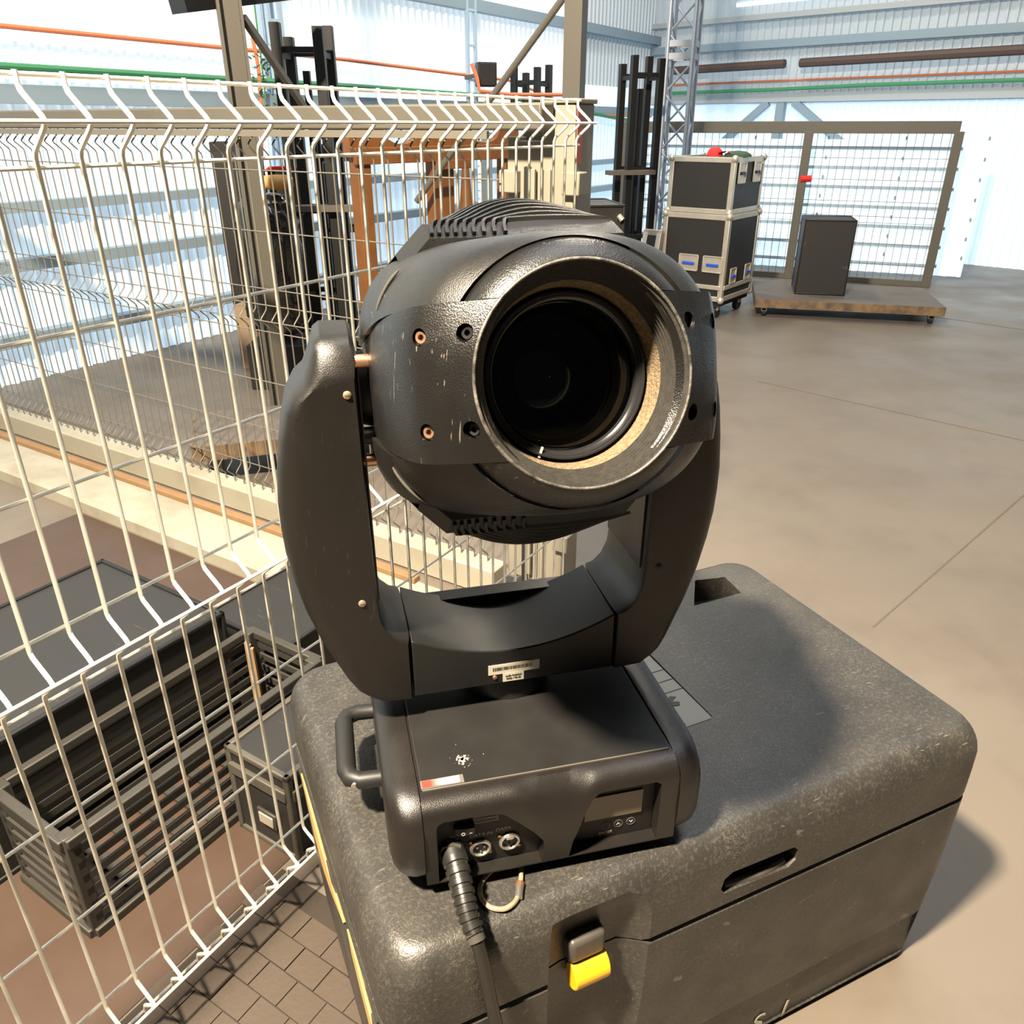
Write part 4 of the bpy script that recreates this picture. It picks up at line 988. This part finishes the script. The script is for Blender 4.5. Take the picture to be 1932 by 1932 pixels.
# side plates carrying the pivots
PLS = [(-.20, .162), (-.15, .169), (-.05, .1725), (.15, .1725), (.2, .1705), (.235, .1665), (.265, .1605), (.288, .1525), (.303, .1445), (.312, .137), (.338, .1030)]
def plate(sx):
    b = MB(); rows = []
    for i in range(41):
        W_ = -.20 + (.338 + .20) * i / 40; rows.append((W_, vb(W_) - .0012))
    nj = 17
    outer = []; inner = []
    for W_, v0 in rows:
        a, b_, n_ = interp(SEC, W_)
        a = interp(PLS, W_)[0]; b_ = max(b_, .13)
        for j in range(nj):
            v_ = -v0 + 2 * v0 * j / (nj - 1); x = a * (1 - abs(v_ / b_) ** 3.4) ** (1 / 3.4); WW = W_
            if W_ > .312:
                t_ = (W_ - .312) / (.338 - .312); xa = .137 * (1 - abs(v_ / .13) ** 3.4) ** (1 / 3.4)
                x = xa + ((.1014 ** 2 - v_ ** 2) ** .5 - xa) * t_; WW = .312 + (.3412 - .312) * t_
            outer.append(hp_(sx * x, v_, WW)); inner.append(hp_(sx * (x - .012), v_, WW - .010))
    m_ = len(rows); N_ = m_ * nj
    fs = []
    for i in range(m_ - 1):
        for j in range(nj - 1):
            q = (i * nj + j, (i + 1) * nj + j, (i + 1) * nj + j + 1, i * nj + j + 1); fs.append(q); fs.append(tuple(N_ + k_ for k_ in q[::-1]))
    for i in range(m_ - 1):
        for j in (0, nj - 1): fs.append((i * nj + j, (i + 1) * nj + j, N_ + (i + 1) * nj + j, N_ + i * nj + j))
    for j in range(nj - 1):
        for i in (0, m_ - 1): fs.append((i * nj + j, i * nj + j + 1, N_ + i * nj + j + 1, N_ + i * nj + j))
    b.add(outer + inner, fs); o = b.build('side_plate', M['plate'], mh, smooth=35)
    nrm = Vector((sx * .60, 0, .80)).normalized()
    cuts = []; spots = []
    for (u_, W_, v_, lit) in BOLTS:
        c_ = (sx * u_, v_, W_); 
        A_ = hp_(sx * u_ + nrm.x * .02, v_, W_ + nrm.z * .02); B_ = hp_(sx * u_ - nrm.x * .0095, v_, W_ - nrm.z * .0095)
        cuts.append(MB().cyl(A_, B_, .0080, 24).build('cutter', None, mh)); spots.append((B_, (A_ - B_).normalized(), lit))
    cut(o, cuts)
    for B_, d, lit in spots:
        t_ = d.to_track_quat('Z', 'Y').to_matrix()
        fn = lambda a, b_, h_: B_ + t_ @ Vector((a, b_, h_))
        s_ = MB().lathe([(.0028, .0012), (.0028, .0050), (.0052, .0052), (.0060, .0042), (.0060, .0)], fn, 20).build('socket_screw', M['copper'] if lit and sx < 0 else M['blacksteel'], o)
        MB().lathe([(.0002, .0014), (.0026, .0013)], fn, 6).build('screw_socket', M['ink'], s_)
BOLTS = [(.1400, .3085, .0425, True), (.1030, .3335, .0430, False), (.1400, .3085, -.0405, True), (.1030, .3335, -.0395, False)]
plate(-1); plate(1)
# collar, lip, ribbed hood, gasket, lens
def hl(x, y, h_): return hp_(x, y, h_)
CPR = [(.108, .300), (.1200, .302), (.1222, .306), (.1226, .311), (.1205, .319), (.1160, .3275), (.1095, .335), (.1045, .3395), (.1012, .3415), (.1000, .330)]
def collar(sg):
    n_ = 64; b = MB(); rows = []
    for j in range(n_ + 1):
        row = []
        for r_, w_ in CPR:
            t0 = math.asin(.0700 / max(r_, .0995)); th = t0 + (math.pi - 2 * t0) * j / n_; row.append(hp_(r_ * math.cos(th), sg * r_ * math.sin(th), w_))
        rows.append(row)
    return b.loft(rows).build('front_collar', M['collar'], mh, smooth=35)
collar(1); collar(-1)
MB().lathe([(.1010, .295), (.1030, .297), (.1030, .3385), (.1012, .3414)], hl, 96).build('hood_tube', M['collar'], mh, smooth=40)
MB().lathe([(.1012, .3412), (.1004, .3426), (.0994, .3432), (.0985, .3428), (.0979, .3418)], hl, 96).build('hood_lip', M['rim'], mh, smooth=60)
pr = [(.0979, .3420)]
for i in range(9):
    r0 = .0977 - .00115 * i; w0 = .3408 - .0040 * i
    pr += [(r0, w0), (r0 + .0002, w0 - .0020), (r0 - .0026, w0 - .0026), (r0 - .0027, w0 - .0036)]
pr.append((.0868, .304))
MB().lathe(pr, hl, 96).build('ribbed_hood', M['groove'], mh, smooth=25)
MB().lathe([(.0868, .304), (.0855, .300), (.0835, .292), (.0800, .266), (.074, .262)], hl, 72).build('gasket_ring', M['cork'], mh, smooth=40)
lbar = MB().lathe([(.0795, .25), (.0798, .281), (.0785, .2845), (.0770, .2845), (.0760, .2825), (.0748, .2822), (.0735, .2800), (.0715, .2785), (.0708, .276), (.0706, .262), (.0690, .24), (.064, .225)], hl, 96).build('lens_barrel', M['barrel'], mh, smooth=30)
MB().box((0, 0, 0), (.0022, .011, .0012)).build('index_mark', M['paper'], lbar, smooth=0)
mk = lbar.children[0]; a_ = R(-113)
mk.location = hp_(.0755 * math.cos(a_), .0755 * math.sin(a_), .2828); mk.rotation_euler = (Matrix((hu, hv, ha)).transposed().to_4x4() @ Matrix.Rotation(a_ + R(90), 4, 'Z')).to_euler()
gm = bpy.data.materials.new('front lens glass'); gm.use_nodes = True; nt = gm.node_tree
for n_ in list(nt.nodes): nt.nodes.remove(n_)
go = nt.nodes.new('ShaderNodeOutputMaterial'); gx = nt.nodes.new('ShaderNodeMixShader'); gt = nt.nodes.new('ShaderNodeBsdfTransparent'); gg = nt.nodes.new('ShaderNodeBsdfGlossy'); gf = nt.nodes.new('ShaderNodeFresnel')
gt.inputs[0].default_value = (.60, .64, .70, 1); gg.inputs['Roughness'].default_value = .03; gf.inputs[0].default_value = 1.42
nt.links.new(gf.outputs[0], gx.inputs[0]); nt.links.new(gt.outputs[0], gx.inputs[1]); nt.links.new(gg.outputs[0], gx.inputs[2]); nt.links.new(gx.outputs[0], go.inputs[0])
def cap(name, r, w_, bulge, m_, par):
    prof = [(r * math.sin(R(90) * i / 10) if i else .0002, w_ + bulge * (1 - (math.sin(R(90) * i / 10)) ** 2)) for i in range(11)]
    return MB().lathe(prof, hl, 64).build(name, m_, par, smooth=60)
cap('front_lens', .0707, .272, .010, gm, mh)
MB().lathe([(.070, .262), (.066, .246), (.058, .232), (.052, .228)], hl, 64).build('inner_ring', M['amber'], lbar)
MB().lathe([(.0525, .2285), (.050, .226), (.049, .214)], hl, 64).build('inner_ring', M['barrel'], lbar)
cap('inner_lens', .050, .212, .012, M['inlens'], lbar)
# vent domes on top and underneath with nested ribs
def dome(sg, name):
    WT = .140                                               # crest of the front bevel
    def sm(t): t = max(0, min(1, t)); return t * t * (3 - 2 * t)
    def top(u_, W_):
        if W_ > WT: return .167 - .0175 * (W_ - WT) / .025
        k_ = max(-.35, 1 - ((u_ - .012) / .112) ** 2)
        r_ = math.sin(math.pi / 2 * max(0, min(1, (WT - W_) / .105)))
        v_ = .167 + .0395 * k_ * r_
        return v_ - .06 * sm((.02 - W_) / .2)
    us = [-.104 + .212 * i / 32 for i in range(33)]; ws = [.168, .165, .152, .141, .139] + [.139 - .011 * i for i in range(1, 28)]
    rows = []
    for W_ in ws:
        r_ = [hp_(u_ - .004 * (.168 - W_) / .03 * (1 if W_ > .139 else .6), sg * top(u_, W_), W_) for u_ in us]
        r_.insert(0, r_[0] - hu * .030 - hv * sg * .030); r_.append(r_[-1] + hu * .012 - hv * sg * .034)
        rows.append(r_)
    rows.insert(0, [p - hv * sg * .02 for p in rows[0]])
    c_ = len(rows[0]); b = MB(); b.add([p for r_ in rows for p in r_], [(i * c_ + j, (i + 1) * c_ + j, (i + 1) * c_ + j + 1, i * c_ + j + 1) for i in range(len(rows) - 1) for j in range(c_ - 1)])
    o = b.build(name, M['shell'] if sg > 0 else M['cross'], mh, smooth=32)
    for k_ in range(9):
        u0 = -.1005 + .0075 * k_ + .00028 * k_ * k_; dep = .004 + .0118 * (8 - k_)
        path = [(u0, .164), (u0 + .0012, .152), (u0 + .0045, .1415), (u0 + .008, .1385)]
        n_ = 26; uc = (u0 + .008 + .112) / 2; hw = (.112 - u0 - .008) / 2
        for i in range(1, n_ + 1):
            u_ = u0 + .008 + 2 * hw * i / n_; e_ = (u_ - uc) / hw
            path.append((u_, .1385 - dep * max(0, 1 - abs(e_) ** 2.2)))
        rb_ = MB(); rings = []
        hgt = .0042
        for q, (u_, W_) in enumerate(path):
            a0 = path[max(0, q - 1)]; a1 = path[min(len(path) - 1, q + 1)]
            t_ = Vector((a1[0] - a0[0], a1[1] - a0[1])).normalized(); nn = Vector((-t_.y, t_.x)) * .0023
            hh = hgt * min(1, (len(path) - 1 - q) / 5 + .1)
            up_ = (0, 1) if W_ <= .1386 else (.8, .75)        # lift of the rib: along W and along v
            ring = []
            for sd, lift in ((-1, -.003), (-.8, hh), (.8, hh), (1, -.003)):
                uu = u_ + nn.x * sd; WW = W_ + nn.y * sd
                ring.append(hp_(uu, sg * (top(uu, WW) + lift * up_[1]), WW + lift * up_[0]))
            rings.append(ring)
        rb_.loft(rings).build('vent_rib', M['shell'] if sg > 0 else M['cross'], o, smooth=30)
dome(1, 'upper_vent'); dome(-1, 'lower_vent')
# pivots between arms and head
for sx in (-1, 1):
    pv_ = MB().tube([(XC + sx * .152, .247, .606), (XC + sx * .176, .247, .606), (XC + sx * .190, .247, .606)], [.050, .047, .043], 28).build('tilt_pivot', M['black'], mh)
    MB().lathe([(.020, .0), (.030, .002), (.034, .006)], lambda a, b_, h_: (XC + sx * (.178 - h_), .247 + a, .606 + b_), 24).build('pivot_ring', M['barrel'], pv_)
for y, z, mm in ((.19, .655, 'copper'), (.196, .530, 'copper'), (.20, .560, 'black')):
    MB().cyl((XC - .190, y, z), (XC - .172, y, z), .008 if mm == 'copper' else .011, 14).build('stop_bolt', M[mm], mh)

# ================================================================== cables
def case_pt(x, y, z):
    m_ = Matrix.Rotation(PCA, 4, 'Z'); return m_ @ Vector((x, y, 0)) + Vector((-.128, .6245, z))
def lamp_pt(x, y, z):
    m_ = Matrix.Rotation(R(13.5), 4, 'Z'); return m_ @ Vector((x, y, 0)) + Vector((.0575, .757, ZB + z))
pcb = empty('power_cable', lamp_pt(-.136, .016, .045), 0, 'black power cable with ribbed strain relief hanging over the case front', 'cable')
o0 = pcb.location.copy()
P0 = lamp_pt(-.136, .018, .045); P1 = lamp_pt(-.134, -.012, .040); P2 = lamp_pt(-.128, -.052, .020); P3 = lamp_pt(-.120, -.092, -.006)
P4 = case_pt(.088, -.016, .560)
def bez(pts, n):
    out = []
    for i in range(n + 1):
        t = i / n; q = [Vector(p) for p in pts]
        while len(q) > 1: q = [a.lerp(b_, t) for a, b_ in zip(q, q[1:])]
        out.append(q[0])
    return out
B1 = bez([P0, P1, P2, case_pt(.082, .018, .616), case_pt(.086, -.010, .600)], 34)
MB().cyl(P0 - o0, B1[5] - o0, .0165, 16).build('connector', M['black'], pcb)
MB().lathe([(.012, 0), (.0172, .001), (.0172, .006), (.012, .007)], lambda a, b_, h_: Vector((a, -h_ - .002, b_)), 8).build('connector_nut', M['latch'], pcb)
rr = []
L_ = len(B1)
for i in range(5, L_): pass
pts = [p - o0 for p in bez(B1[4:], 96)]
rad = [.0150 - .0042 * i / 96 + (.0021 if (i % 12) < 7 else 0) for i in range(97)]
MB().tube(pts, rad, 16).build('ribbed_relief', M['rubber'], pcb)
B2 = bez([B1[-1], case_pt(.088, -.034, .575), case_pt(.094, -.034, .50), case_pt(.112, -.030, .39), case_pt(.14, -.04, .15), case_pt(.12, -.16, .012), case_pt(.0, -.3, .012)], 60)
MB().tube([p - o0 for p in B2], .0088, 12).build('cord', M['rubber'], pcb)
MB().cyl(B1[-2] - o0, B2[2] - o0, .0118, 14).build('end_collar', M['latch'], pcb)
# short safety wire loop under the base
Lp = [case_pt(x, y, CT + .005) for x, y in ((.150, .080), (.126, .066), (.117, .046), (.122, .027), (.138, .017), (.156, .022), (.168, .036), (.178, .052), (.187, .072))]
wl_ = empty('safety_wire', Lp[0], 0, 'short looped safety wire with metal clip lying under the front of the base', 'wire')
def smooth_path(P_, k_=6):
    out = []
    for i in range(len(P_) - 1):
        p0 = P_[max(0, i - 1)]; p1 = P_[i]; p2 = P_[i + 1]; p3 = P_[min(len(P_) - 1, i + 2)]
        for j in range(k_):
            t = j / k_; out.append(.5 * ((2 * p1) + (p2 - p0) * t + (2 * p0 - 5 * p1 + 4 * p2 - p3) * t * t + (3 * p1 - p0 - 3 * p2 + p3) * t ** 3))
    return out + [P_[-1]]
MB().tube([p - Lp[0] for p in smooth_path(Lp)], .0034, 8).build('wire_loop', mat('worn tan wire sleeve', (.30, .24, .15), .5, var=.5, vscale=120, c2=(.1, .08, .05)), wl_)
MB().cyl(Lp[5] - Lp[0] + Vector((.004, .004, .001)), Lp[6] - Lp[0] + Vector((0, 0, .001)), .0052, 12).build('clip', M['steel'], wl_)
MB().cyl(Lp[6] - Lp[0], Lp[6].lerp(Lp[7], .5) - Lp[0], .0058, 10).build('ferrule', M['copper'], wl_)
